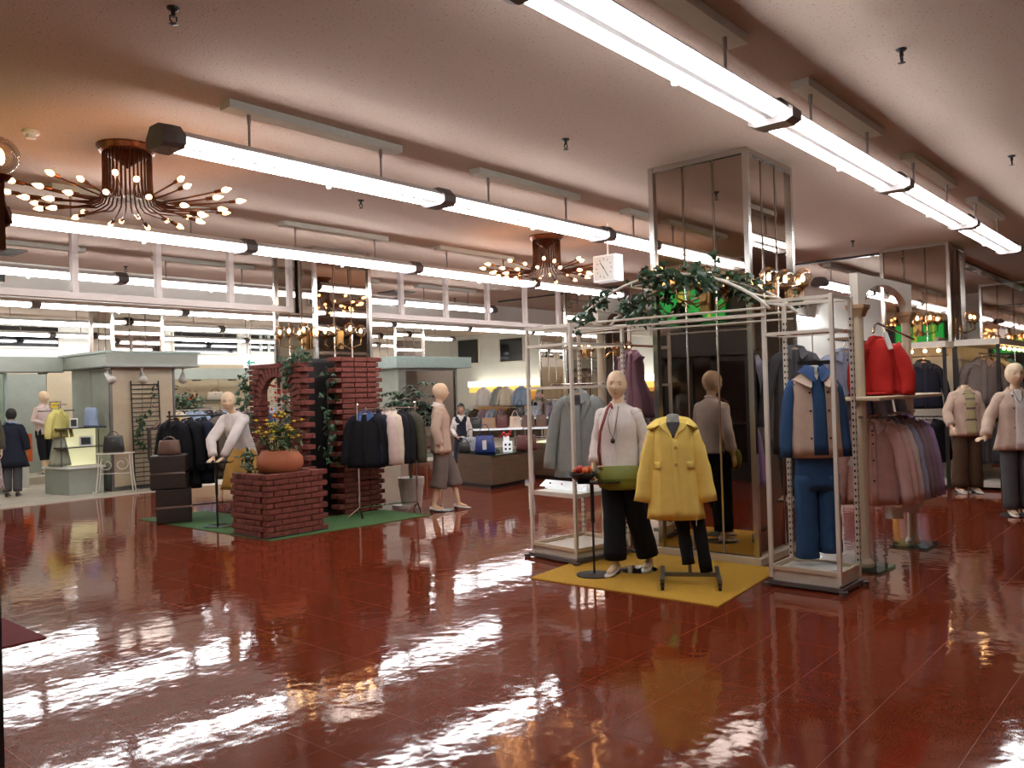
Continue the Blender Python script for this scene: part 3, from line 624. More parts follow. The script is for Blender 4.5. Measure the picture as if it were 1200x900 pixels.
    if head and hair:
        rr = [[Hm @ Vector((p.x*1.10, p.y*1.08+.006, p.z*1.07+.004)) for p in r] for r in HEAD]
        hb = MB(); nn = len(HEAD[0]); keep = []
        rows2 = []
        for i, r in enumerate(rr):
            row = []
            for j in range(nn):
                a = 2*PI*j/nn; fr = cos(a); lim = .045 if fr > .55 else (-.02 if fr > .05 else -.085)
                z = HEAD[i][j].z
                p = r[j] if z > lim else Hm @ (HEAD[i][j]*.9)
                row.append(p)
            rows2.append(row)
        hb.loft(rows2); hb.build('hair', hair, t, smooth=True)
    if shoes:
        for s in (0, 1):
            an = Vector(S['an'][s]); zf = an.z-.085
            shoe(t, (an.x, an.y, z0+zf), S['ty'][s], shoes, heel)
    return U, S, Hm
def top_wear(t, U, S, m, name='jacket', st=None, sl=(1., 1.), r0=.068, r1=.052, fold=.04, seed=0, z0=0., sm=None, cz=1.455, col=None, coll=True, plk=True, btn=0, bm='sole', inner=None, vn=.3, grow=1., hemz=.78, hemw=.20, tipc=.045, cap=0):
    st = st or [(1.465, .066*grow, .060, 0, .010), (1.445, .10*grow, .070, 0, .010), (1.42, .150*grow, .080, 0, .012), (1.38, .182*grow, .098, 0, .008), (1.28, .182*grow, .128, 0, -.004), (1.12, .165*grow, .118, 0, 0), (.96, .18*grow, .132, 0, 0), (hemz, hemw*grow, .145, 0, 0)]
    sh = Shell(st, U, (fold, 8, seed), 34, .92)
    b = MB(); sh.into(b); j = b.build(name, m, t, smooth=True)
    up = Vector((0, 0, z0))
    for s in (0, 1):
        if sl[s] <= 0: continue
        a, b_, c = [Vector(S[k][s]) for k in ('sh', 'el', 'wr')]
        a = U(a+Vector((0, 0, -.008))); b_ = b_+up; c = c+up
        f = sl[s]; end = b_.lerp(c, max(0.05, (f-.5)*2)) if f > .5 else a.lerp(b_, f*2)
        a = U(Vector(S['sh'][s])*1.0+Vector((-.020 if Vector(S['sh'][s]).x > 0 else .020, -.002, -.030)))
        pts = [a, a.lerp(b_, .5)+Vector((0, .004, 0)), b_, b_.lerp(end, .5), end] if f > .5 else [a, a.lerp(end, .5), end]
        MB_ = MB(); sleeve(MB_, pts, r0, r1, 14, 1, seed+s); MB_.ball(a+Vector((0, 0, .004)), (r0*1.02, r0*1.02, r0*.82), 14, 10); MB_.build('sleeve', sm or m, j, smooth=True)
    if coll: collar(MB(), (0, .010, cz), .068, .055, tipc, U).build('collar', col or m, j, smooth=True)
    if inner: pb = MB(); sh.patch(pb, lambda u: (-.40*(1-u)**.8-.04, .40*(1-u)**.8+.04), .02, vn+.25, .005, 10, 6); pb.build('inner_layer', inner, j, smooth=True)
    if plk: pb = MB(); sh.patch(pb, lambda u: (-.06, .10), vn if inner else .08, .995, .007, 14, 3); pb.build('placket', m, j, smooth=True)
    if btn: buttons(j, sh, [lerp(.35, .92, (k+.5)/btn) for k in range(btn)], bm, .02, .012)
    return sh, j
def trousers(t, S, m, z0=0., hem=.10, r=(.105, .085, .07), wide=1., name='trousers', seed=0, fl=1.):
    b = MB(); up = Vector((0, 0, z0))
    sh = Shell([(1.04, .140, .105), (.96, .172, .122), (.88, .182, .128), (.80, .178, .118), (.76, .172, .108)], lambda p: p+up, (.0, 7, 0), 26); sh.into(b, 2)
    for s in (0, 1):
        h, k, an = [Vector(S[q][s])+up for q in ('hip', 'kn', 'an')]
        d = an-k; e = k+d*max(0, (k.z-z0-hem)/max(.05, k.z-an.z)) if hem < k.z-z0 else h.lerp(k, (h.z-z0-hem)/(h.z-k.z))
        pts = [h+Vector((0, 0, .02)), h.lerp(k, .5), k, k.lerp(e, .5), e] if hem < k.z-z0 else [h, h.lerp(e, .5), e]
        P = [pts[0].lerp(pts[1], .0)]
        rr = [r[0], lerp(r[0], r[1], .6), r[1], lerp(r[1], r[2], .5), r[2]] if len(pts) == 5 else [r[0], lerp(r[0], r[2], .5), r[2]]
        PP = []; RR = []; m_ = 12
        for i in range(m_+1):
            q = i/m_*(len(pts)-1); kk = min(int(q), len(pts)-2); f = q-kk
            PP.append(pts[kk].lerp(pts[kk+1], f)); RR.append(lerp(rr[kk], rr[kk+1], f)*(1+.025*sin(i*1.9+seed+s)))
        PP += [PP[-1], PP[-1]+Vector((0, 0, .06))]; RR += [RR[-1]*.88, RR[-1]*.8]
        b.tube(PP, RR, 16, fl)
    return b.build(name, m, t, smooth=True)
def skirt(t, m, top=1.02, hem=.55, w0=.135, w1=.30, fold=.09, z0=0., name='skirt', U=None, cy=0., k=9, d=.8):
    sh = Shell([(top, w0, w0*d), (top-.1, lerp(w0, w1, .35), lerp(w0, w1, .3)*d, 0, cy*.3), (lerp(top, hem, .5), lerp(w0, w1, .65), lerp(w0, w1, .62)*d, 0, cy*.6), (hem, w1, w1*d, 0, cy)], lambda p: p+Vector((0, 0, z0)), (fold, k, 1), 44, 1.)
    b = MB(); sh.into(b, 4); return b.build(name, m, t, smooth=True)
def base_plate(t, m='chrome', r=.15, rod=True, at=(0, 0)):
    b = MB().lathe([(0, .001), (r, .001), (r, .008), (r-.01, .012), (0, .012)], (at[0], at[1], 0), 24); b.build('base_plate', m, t, smooth=False)
    if rod: MB().tube([(at[0], at[1], .01), (at[0], at[1], .6)], .011, 8).build('support_rod', 'chrome', t)
# ------------------------------------------------ figures in the shop
# woman-shaped mannequin with the green bag
t = thing('mannequin', 'bald mannequin in pink-white blouse and black trousers with green shoulder bag', 'mannequin', (6.13, 4.06, .008), R_(-78))
J = dict(kn=((-.04, -.06, .50), (.13, .03, .50)), an=((.0, -.17, .085), (.20, .12, .085)), el=((-.205, .0, 1.13), (.225, .05, 1.14)), wr=((-.19, -.14, .93), (.235, -.02, .885)), ty=(-.08, .1))
U, S, Hm = figure(t, J, yaw=.28, nod=.05, tilt=.06, vox=.0065)
sh, j = top_wear(t, U, S, 'f_white', 'blouse', sl=(.95, .90), r0=.068, r1=.052, coll=False, hemz=.90, hemw=.178, fold=.03, plk=True)
collar(MB(), (0, .010, 1.47), .056, .014, .0, U, .03, .2).build('collar', 'f_white', j, smooth=True)
trousers(t, S, 'f_black', hem=.125, r=(.10, .098, .098))
MB().tube([U((-.03, -.062, 1.44)), U((-.05, -.125, 1.33)), U((-.025, -.142, 1.22)), U((0, -.142, 1.165))], .0025, 5).tube([U((.03, -.062, 1.44)), U((.035, -.125, 1.33)), U((.018, -.142, 1.22)), U((0, -.142, 1.165))], .0025, 5).build('necklace_cord', 'sole', t)
MB().ball(U((0, -.146, 1.145)), (.021, .010, .024), 10, 7).build('pendant', 'black', t, smooth=True)
MB().lathe([(0, .0), (.17, .0), (.17, .008), (0, .012)], (.12, .05, 0), 24).build('base_plate', 'chrome', t)
b = thing('handbag', 'olive green soft shoulder bag on the mannequin hip', 'bag', (5.985, 3.955, .735), R_(-54)); b.scale = (1.12, 1.15, 1.12)
bb = MB(); bb.loft([[(hw*cos(q), hd*sin(q)-.01, z) for q in [2*PI*k/20 for k in range(20)]] for z, hw, hd in ((0, .10, .02), (.02, .165, .045), (.07, .185, .058), (.13, .180, .05), (.17, .160, .035), (.185, .13, .012))]); bb.build('bag_body', 'leather_olive', b, smooth=True)
bb = MB(); bb.loft([[(hw*cos(q), hd*sin(q)-.028, z) for q in [PI+PI*k/14 for k in range(15)]] for z, hw, hd in ((.185, .14, .012), (.15, .165, .03), (.11, .172, .042), (.085, .165, .046))], False, False, False); bb.build('flap', 'leather_olive', b, smooth=True)
MB().tube([(-.15, -.01, .16), (-.165, -.06, .30), (-.15, -.085, .45), (-.09, -.05, .62), (-.06, .05, .665), (-.04, .15, .60)], .0115, 6, .5).build('strap', 'strap_red', b, smooth=True)
MB().ball((-.155, -.035, .175), (.02, .014, .02), 8, 6).build('buckle', 'brass', b)
# striding mannequin by the garment rail
t = thing('mannequin', 'bald mannequin in beige jacket and cropped grey-brown trousers striding beside the navy rail', 'mannequin', (7.98, 8.2, 0), R_(48))
J = dict(kn=((-.085, .02, .50), (.09, -.14, .52)), an=((-.085, .12, .085), (.085, -.22, .085)), el=((-.225, .08, 1.13), (.22, .04, 1.13)), wr=((-.21, .02, .90), (.22, -.04, .90)))
U, S, Hm = figure(t, J, yaw=.1, vox=.009)
top_wear(t, U, S, 'f_beige', 'jacket', sl=(.95, .95), r0=.075, r1=.058, hemz=.80, hemw=.215, btn=3, grow=1.05, col='f_white')
trousers(t, S, 'f_taupe', hem=.33, r=(.10, .108, .12))
base_plate(t, 'black', .17)
# leaning mannequin
t = thing('mannequin', 'bald mannequin in cream blouse and mustard skirt leaning both hands on a stand', 'mannequin', (6.0, 9.93, .008), R_(-72))
J = dict(sh=((-.165, .01, 1.40), (.165, .01, 1.40)), el=((-.17, -.40, 1.08), (.17, -.38, 1.09)), wr=((-.07, -.47, .865), (.08, -.45, .865)), hd=((.1, -.8, -.35), (-.1, -.8, -.35)), palm=((0, 0, -1), (0, 0, -1)), an=((-.085, .08, .085), (.085, -.05, .085)))
U, S, Hm = figure(t, J, lean=.36, yaw=.62, nod=.05, tilt=.1, vox=.008, curl=.1)
top_wear(t, U, S, 'f_white', 'blouse', sl=(.96, .96), r0=.078, r1=.055, hemz=.86, hemw=.19, fold=.06, coll=False, grow=1.0)
skirt(t, 'f_mustard', 1.0, .42, .15, .29, .11)
base_plate(t, 'chrome', .15, False)
# left shop mannequin
t = thing('mannequin', 'bald mannequin in pale pink shirt and black cropped trousers in the left shop', 'mannequin', (6.80, 18.95, .16), R_(18))
J = dict(el=((-.235, .02, 1.13), (.235, .02, 1.13)), wr=((-.07, -.20, 1.04), (.09, -.21, 1.06)), hd=((.7, -.5, 0), (-.7, -.5, 0)), kn=((-.085, -.03, .5), (.085, .0, .5)), an=((-.06, -.08, .085), (.07, .05, .085)))
U, S, Hm = figure(t, J, yaw=.45, vox=.012)
top_wear(t, U, S, 'f_pink', 'shirt', sl=(.92, .92), r0=.065, r1=.045, hemz=.84, hemw=.175, btn=3)
trousers(t, S, 'f_black', hem=.30, r=(.10, .075, .06))
base_plate(t, 'chrome', .15)
# headless mannequin by the black closet
t = thing('mannequin', 'headless mannequin in open beige jacket over striped top before the black closet', 'mannequin', (12.95, 2.78, 0), R_(-48))
J = dict(el=((-.25, .03, 1.13), (.235, .02, 1.12)), wr=((-.27, -.12, .93), (.25, -.02, .88)), an=((-.12, .02, .085), (.10, .0, .085)), kn=((-.10, -.01, .5), (.095, -.01, .5)))
U, S, Hm = figure(t, J, head=False, vox=.010)
st = [(1.44, .07, .065), (1.40, .13, .085), (1.28, .165, .125), (1.12, .15, .112), (.92, .165, .118)]
Shell(st, U, (.02, 7, 0), 26).into(bmb := MB()); bmb.build('striped_top', 'f_stripe', t, smooth=True)
sh, j = top_wear(t, U, S, 'f_beige', 'jacket', sl=(.93, .95), r0=.075, r1=.058, hemz=.80, hemw=.21, grow=1.08, plk=False)
pb = MB(); sh.patch(pb, lambda u: (-.30-.0*u, .34), .06, .99, .006, 14, 6); pb.build('open_front', 'f_stripe', j, smooth=True)
for k in range(5): pb = MB(); sh.patch(pb, lambda u: (-.29, .33), .22+.14*k, .245+.14*k, .009, 2, 6); pb.build('stripe', 'f_taupe', j)
for k in range(3):
    for s in (-.36, .40): buttons(j, sh, [.4+.2*k], 'sole', s, .008)
trousers(t, S, 'f_brown', hem=.09, r=(.098, .10, .105)); base_plate(t, 'chrome', .17)
# right mannequin with moulded hair
t = thing('mannequin', 'mannequin with moulded cream hair, open pink-beige jacket and grey trousers at right edge', 'mannequin', (11.09, 1.86, 0), R_(-62))
J = dict(el=((-.27, .03, 1.13), (.23, .02, 1.12)), wr=((-.36, -.10, .91), (.25, -.02, .88)), hd=((-.75, -.45, -.05), None), palm=((0, .3, -1), (-1, 0, 0)), an=((-.09, -.03, .085), (.09, .03, .085)))
U, S, Hm = figure(t, J, hair='cream_hair', vox=.008, yaw=.1)
Shell([(1.46, .062, .058), (1.40, .13, .085), (1.28, .165, .125), (1.12, .15, .112), (.86, .17, .12)], U, (.02, 7, 0), 26).into(bmb := MB()); bmb.build('white_top', 'f_white', t, smooth=True)
sh, j = top_wear(t, U, S, 'f_beige', 'jacket', sl=(.95, .95), r0=.078, r1=.062, hemz=.76, hemw=.23, grow=1.1, plk=False, tipc=.03)
pb = MB(); sh.patch(pb, lambda u: (-.16-.05*u, .26+.1*u), .04, .99, .006, 14, 6); pb.build('open_front', 'f_white', j, smooth=True)
buttons(j, sh, [.4, .6, .8], 'sole', -.26, .008)
MB().tube([U((-.045, -.085, 1.44)), U((-.03, -.135, 1.36)), U((0, -.148, 1.31)), U((.03, -.135, 1.36)), U((.045, -.085, 1.44))], .004, 5).build('necklace', 'black', t)
trousers(t, S, 'f_dgrey', hem=.08, r=(.098, .088, .078)); base_plate(t, 'black', .20)
# people
t = thing('person', 'shop assistant with short black hair, white blouse and navy waistcoat behind the counter', 'person', (11.72, 11.45, 0), R_(-48))
J = dict(el=((-.23, .02, 1.12), (.22, .03, 1.12)), wr=((-.12, -.20, .96), (.22, -.02, .88)))
U, S, Hm = figure(t, J, skin='skin_p', hair='hair', vox=.011, shoes='shoe_black', yaw=-.05)
top_wear(t, U, S, 'f_white', 'blouse', sl=(.95, .95), r0=.062, r1=.045, hemz=.92, hemw=.17, plk=False)
sh = Shell([(1.445, .13, .084, 0, .010), (1.38, .165, .104), (1.28, .168, .134), (1.12, .155, .122), (.90, .185, .138)], U, (.02, 7, 0), 28); sh.into(bmb := MB()); v = bmb.build('waistcoat', 'f_navy', t, smooth=True)
pb = MB(); sh.patch(pb, lambda u: (-.5*(1-u)-.02, .5*(1-u)+.02), .0, .42, .006, 8, 5); pb.build('blouse_front', 'f_white', v, smooth=True)
MB().box(U((-.08, -.136, 1.26)), (.05, .008, .025)).build('name_badge', 'paper', v)
skirt(t, 'f_navy', 1.0, .30, .145, .22, .04); MB().box((.13, -.16, .80), (.05, .02, .22)).build('paper_tag', 'paper', t)
t.scale = (.80, .80, .80)
t = thing('person', 'customer with short black hair in a long dark coat at the left edge', 'person', (5.33, 16.35, .012), R_(148))
J = dict(el=((-.24, .0, 1.13), (.26, -.03, 1.14)), wr=((-.25, -.05, .90), (.33, -.10, .93)))
U, S, Hm = figure(t, J, skin='skin_p', hair='hair', vox=.012, shoes='shoe_black', nod=.1)
top_wear(t, U, S, 'f_navy', 'coat', sl=(.93, .93), r0=.085, r1=.072, hemz=.58, hemw=.27, grow=1.12)
trousers(t, S, 'f_dgrey', hem=.10, r=(.11, .085, .08)); t.scale = (.9, .9, .885)
MB().tube([U((-.10, .02, 1.47)), U((0, .085, 1.49)), U((.10, .02, 1.47)), U((0, -.06, 1.45)), U((-.10, .02, 1.47))], .030, 8).build('scarf', 'f_lblue', t, smooth=True)
t = thing('mannequin', 'mannequin in olive jacket and patterned pale skirt cut off by the left edge', 'mannequin', (4.52, 15.05, .012), R_(-20))
U, S, Hm = figure(t, {}, vox=.012)
top_wear(t, U, S, 'f_olive', 'jacket', sl=(.95, .95), r0=.075, r1=.06, hemz=.80, hemw=.20, inner='f_white', vn=.5)
skirt(t, 'f_floral', 1.0, .25, .15, .25, .05); base_plate(t, 'chrome', .2)

# ------------------------------------------------ yellow coat on a wheeled form
t = thing('dress_form', 'yellow buttoned coat and black trousers on a wheeled bust stand', 'dress form', (5.96, 3.42, .008), R_(-60))
st = [(1.315, .085, .075, 0, 0), (1.30, .115, .080), (1.275, .145, .085), (1.235, .163, .095), (1.14, .170, .115), (.98, .172, .118), (.78, .195, .125), (.53, .225, .140)]
sh = Shell(st, None, (.045, 9, .6), 40); b = MB(); sh.into(b, 4); cj = b.build('coat', 'f_yellow', t, smooth=True)
for s in (-1, 1):
    sleeve(sb := MB(), [(s*.135, 0, 1.225), (s*.185, -.005, 1.08), (s*.225, -.01, .90), (s*.262, -.03, .665)], .070, .070, 16, .72, s); sb.build('sleeve', 'f_yellow', cj, smooth=True)
    pb = MB(); sh.patch(pb, lambda u, s=s: (s*(.04+.50*(1-u)), s*(.04+.50*(1-u)+.40*sin(PI*min(1, u+.12))**.7)), .0, .52, .016, 12, 5, .006); pb.build('lapel', 'f_yellow', cj, smooth=True)
    pb = MB(); sh.patch(pb, lambda u, s=s: (s*.55, s*1.05), .70, .745, .009, 3, 5); pb.build('pocket_flap', 'f_yellow', cj, smooth=True)
pb = MB(); sh.patch(pb, lambda u: (-.50*(1-u)-.02, .50*(1-u)+.02), .0, .50, .005, 12, 6); pb.build('grey_inner', 'f_dgrey', cj, smooth=True)
pb = MB(); sh.patch(pb, lambda u: (-.03, .14), .52, .995, .008, 10, 3); pb.build('placket', 'f_yellow', cj, smooth=True)
buttons(cj, sh, [.60, .72], 'f_mustard', .05, .014, .014)
hb = MB(); n = 20; rows_ = []
for dr, dz in ((.0, .0), (.02, .05), (.055, .045), (.095, -.01), (.11, -.06), (.085, -.085)):
    rows_.append([Vector(((.10+dr)*sin(a)*(1+.04*sin(3*a)), (.075+dr*.9)*cos(a)+.01, 1.31+dz*(.55+.45*cos(a))-.035*(1-cos(a))*.5)) for a in [lerp(-2.3, 2.3, i/n) for i in range(n+1)]])
hb.loft(rows_, False, False, False).build('hood', 'f_yellow', cj, smooth=True)
MB().lathe([(.0, 1.10), (.08, 1.10), (.075, 1.25), (.056, 1.29), (.05, 1.34), (.048, 1.365), (.035, 1.375), (0, 1.378)], n=18).build('bust', 'f_grey', t, smooth=True)
MB().tube([(.055*sin(a), -.055*cos(a)-.03*max(0, cos(a)), 1.31-.06*max(0, cos(a))**2) for a in [2*PI*k/24 for k in range(25)]], .006, 5).build('necklace', 'steel', t, smooth=True)
for s, zz in ((-1, .16), (1, .10)):
    sleeve(sb := MB(), [(s*.06+.08, 0, .70), (s*.065+.12, 0, .45), (s*.07+.16, -.01, zz)], .058, .050, 14, .8, s); sb.build('trouser_leg', 'f_black', t, smooth=True)
MB().tube([(.10, 0, .09), (.09, 0, .5), (0, 0, 1.2)], .014, 8).build('pole', 'grey_metal', t)
fb = MB().box((.10, 0, .075), (.44, .04, .03)).box((-.12, 0, .075), (.035, .52, .03)).box((.32, 0, .075), (.035, .52, .03)); fr = fb.build('base_frame', 'grey_metal', t)
for sx in (-.12, .32):
    for sy in (-.24, .24):
        w = MB().tube([(sx-.012, sy, .024), (sx+.012, sy, .024)], .024, 10).box((sx, sy, .05), (.03, .03, .05)); w.build('caster', 'black_metal', fr)
MB().box((.16, -.10, .52), (.004, .035, .07)).build('price_tag', 'paper', t)
# ------------------------------------------------ display racks, arch and ivy round the big column
def rack(name, label, c, h, rails, base, slots=(2, 3)):
    t = thing(name, label, 'rack')
    ctr = Vector((sum(p[0] for p in c)/4, sum(p[1] for p in c)/4, 0)); t.location = ctr
    P = [Vector((p[0], p[1], 0))-ctr for p in c]; ang = math.atan2(P[1].y-P[0].y, P[1].x-P[0].x)
    for k, p in enumerate(P):
        o = MB().box((p.x, p.y, h/2+.04), (.03, .03, h-.06), ang).build('post', 'white_paint', t)
        if k in slots:
            m = MB()
            for q in range(int((h-.3)/.05)): m.box((p.x, p.y, .2+.05*q), (.012, .034, .018), ang).box((p.x, p.y, .2+.05*q), (.034, .012, .018), ang)
            s = m.build('slot_row', 'black', o); s['kind'] = 'stuff'
    for z in rails:
        for k in range(4):
            a, b = P[k], P[(k+1) % 4]; d = b-a
            MB().box(((a.x+b.x)/2, (a.y+b.y)/2, z), (d.length, .022, .025), math.atan2(d.y, d.x)).build('rail', 'white_paint', t)
    m = MB(); m.loft([[(p.x*1.10, p.y*1.10, .015) for p in P], [(p.x*1.10, p.y*1.10, .045) for p in P]]); m.build('base_frame', 'cap', t)
    b0 = MB(); b0.loft([[(p.x*.97, p.y*.97, .046) for p in P], [(p.x*.97, p.y*.97, base) for p in P]]); b0.build('base_box', 'white_paint', t)
    for k in range(4):
        a, b = P[k], P[(k+1) % 4]; d = b-a
        MB().box(((a.x+b.x)/2, (a.y+b.y)/2, base+.02), (d.length*.97, .02, .03), math.atan2(d.y, d.x)).build('edge_board', 'cream_paint', t)
    for p in P: MB().lathe([(0, 0), (.03, 0), (.035, .03), (0, .03)], (p.x*1.12, p.y*1.12, 0), 10).build('foot', 'cap', t)
    return t, P
LR, LP = rack('display_rack', 'tall white open metal rack holding the grey coat, left of the mannequin', [(6.21, 5.14), (6.12, 4.55), (6.83, 4.45), (6.92, 5.04)], 2.21, (2.2, 2.03, 1.63), .11)
MB().loft([[(p.x*.95, p.y*.95, .60) for p in LP], [(p.x*.95, p.y*.95, .64) for p in LP]]).build('shelf', 'white_paint', LR)
RRk, RP = rack('display_rack', 'tall white open metal rack holding the vest outfit, right of the yellow mat', [(6.335, 2.785), (6.331, 2.248), (6.72, 2.236), (6.73, 2.78)], 2.27, (2.26, 2.0), .13)
MB().lathe([(0, .131), (.20, .131), (.19, .15), (0, .152)], n=24).build('round_plate', 'pot_white', RRk)
# white tilted display board on the left rack shelf
t = thing('display_board', 'glossy white tilted display board on the shelf of the left rack', 'board', (6.32, 4.84, .645), R_(-98))
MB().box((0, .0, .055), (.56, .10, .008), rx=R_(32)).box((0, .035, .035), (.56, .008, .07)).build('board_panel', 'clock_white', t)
for k in range(3): MB().ball((-.16+.16*k, -.015, .062), (.012, .01, .008), 8, 6).build('trinket', ('black', 'stained_red', 'grey_metal')[k], t)
# grey coat
garment('hanging_coat', 'long grey-blue coat with wide collar on a hanger in the left rack', 'coat', 'f_grey', (6.45, 4.72, 2.03-.37), R_(-66), L=.80, sw=.205, hem=1.15, slv=.62, sang=.12, inner='f_dgrey', vneck=.5, col_m='f_grey', depth=.085, r0=.08, r1=.07, top=.09, seed=2, lapel=True)
MB().tube([(6.18, 4.83, 1.66), (6.9, 4.73, 1.66)], .009, 8).build('rail', 'chrome', LR).matrix_parent_inverse = Matrix.Translation(-LR.location)
# vest outfit
vr = thing('hanging_outfit', 'beige vest over navy shirt with blue wide trousers hung in the right rack', 'outfit', (6.60, 2.50, 2.0), R_(-52))
z = -.33
st = [(z-.0, .08, .055), (z-.025, .125, .066), (z-.05, .175, .074), (z-.09, .20, .082), (z-.2, .195, .105), (z-.4, .20, .112), (z-.66, .215, .12)]
sh = Shell(st, None, (.035, 7, 1), 36, .95); b = MB(); sh.into(b); vj = b.build('vest', 'f_beige', vr, smooth=True)
pb = MB(); sh.patch(pb, lambda u: (-.38+.16*min(1, u*3), .42-.16*min(1, u*3)), .03, .985, .005, 16, 6); pb.build('shirt_front', 'f_denim', vj, smooth=True)
pb = MB(); sh.patch(pb, lambda u: (-.12*(1-u)-.01, .16*(1-u)+.01), .0, .28, .009, 8, 4); pb.build('white_neck', 'f_white', vj, smooth=True)
for s in (-.30, .36): buttons(vj, sh, [.42, .58, .74, .9], 'black', s, .010, .009)
collar(MB(), (0, 0, z-.012), .080, .095, .055).build('vest_collar', 'f_beige', vj, smooth=True)
collar(MB(), (0, -.006, z+.05), .064, .062, .075, None, .055, .2).build('shirt_collar', 'f_blue', vr, smooth=True)
MB().lathe([(0, z-.05), (.055, z-.05), (.05, z+.02), (.045, z+.06), (.03, z+.075), (0, z+.078)], n=16).build('neck_form', 'pot_white', vr, smooth=True)
for s in (-1, 1):
    sleeve(sb := MB(), [(s*.11, .0, z-.065), (s*.175, .0, z-.09), (s*.208, 0, z-.25), (s*.23, .0, z-.45), (s*.24, -.02, z-.66)], .06, .05, 12, .7, s); sb.build('sleeve', 'f_denim', vr, smooth=True)
b = MB(); Shell([(z-.60, .145, .07), (z-.75, .168, .08), (z-.92, .176, .082)], None, (0, 5, 0), 24).into(b)
for s in (-1, 1): sleeve(b, [(s*.088, 0, z-.80), (s*.090, 0, z-1.1), (s*.092, 0, z-1.44+.02*s)], .088, .092, 16, .85, s)
b.build('trousers', 'f_denim', vr, smooth=True)
o = MB().box((0, 0, -.235), (.26, .035, .03)).box((0, -.002, -.235), (.05, .045, .04)).build('clip_hanger', 'black', vr); MB().tube([(0, 0, -.225), (0, 0, -.02), (.02, 0, .01), (0, 0, .02)], .004, 5).build('hook', 'steel', o)
MB().box((.265, -.04, z-.70), (.05, .004, .075), ry=.4).build('price_tag', 'paper', vr)
tb = MB().tube([(-.31, .0, 0), (.31, .0, 0)], .010, 8).build('cross_bar', 'chrome', RRk); tb.location = (.01, 0, 2.0); tb.rotation_euler.z = R_(-90)
# arch trellis from rack to rack
at_ = thing('arch_trellis', 'white arched pipe trellis spanning between the two racks above the yellow coat', 'trellis', (6.55, 3.7, 0))
def arcpts(X, n=24):
    a, b = 4.62, 2.72; pts = []
    for k in range(n+1):
        u = k/n; pts.append((X-6.55, lerp(a, b, u)-3.7, 2.20+.375*(1-abs(2*u-1)**2.0)**.85))
    return pts
for X in (6.30, 6.85):
    MB().tube(arcpts(X), .014, 8).build('arch_bar', 'white_paint', at_, smooth=True)
    MB().tube([(X-6.55, 1.30, 2.225), (X-6.55, -.95, 2.21)], .011, 6).build('long_bar', 'white_paint', at_)
    MB().tube([(X-6.55, 1.30, 2.165), (X-6.55, -.95, 2.15)], .009, 6).build('long_bar', 'white_paint', at_)
for k in (2, 7, 12, 17, 22):
    p = arcpts(6.3)[k]; q = arcpts(6.85)[k]; MB().tube([p, q], .008, 6).build('cross_rung', 'white_paint', at_)
def ivy_on(name, label, curve, n, l=.075, spread=.09, droop=None, stem=True, seed=1, m='leaf'):
    r = random.Random(seed); t = thing(name, label, 'ivy', curve[0]); o = Vector(curve[0])
    C = [Vector(p) for p in curve]
    if stem: MB().tube([p-o+Vector((0, 0, .012)) for p in C], .005, 5).build('vine', 'stem', t)
    lm = MB()
    for k in range(n):
        u = r.random()*(len(C)-1); i = min(int(u), len(C)-2); p = C[i].lerp(C[i+1], u-i)-o
        p = p+Vector((r.gauss(0, spread*.5), r.gauss(0, spread*.5), r.gauss(-.01, spread*.5)))
        d = Vector((r.gauss(0, 1), r.gauss(0, 1), r.gauss(-.7, .6))); nn = Vector((-1+r.gauss(0, .5), -.6+r.gauss(0, .5), .6+r.gauss(0, .4)))
        lm.ivyleaf(p, d, nn, l*r.uniform(.7, 1.3))
    lv = lm.build('leaves', m, t); lv['kind'] = 'stuff'
    return t
A1 = [Vector(p)+Vector((6.55, 3.7, 0)) for p in arcpts(6.3)]; A2 = [Vector(p)+Vector((6.55, 3.7, 0)) for p in arcpts(6.85)]
ivy_on('ivy_garland', 'ivy cluster on the left foot of the white arch', A1[0:6], 55, seed=3)
ivy_on('ivy_garland', 'ivy climbing the left shoulder of the white arch', A2[2:8], 60, seed=4)
ivy_on('ivy_garland', 'ivy hanging under the white arch in front of the column left edge', [(6.6, 4.12, 2.33), (6.6, 4.05, 2.28), (6.6, 3.95, 2.24)], 30, .085, seed=5)
ivy_on('ivy_garland', 'thick ivy over the crown of the white arch before the mirror', A1[9:19], 105, .08, .12, seed=6)
ivy_on('ivy_garland', 'ivy trailing on the back hoop beside the globe lamps', [p-Vector((.06, 0, 0)) for p in A2[11:22]], 70, .075, .12, seed=8)
ivy_on('ivy_garland', 'small ivy tuft by the lamps at the column right edge', [(7.3, 2.92, 2.37), (7.3, 2.85, 2.33)], 14, .06, .05, seed=9)
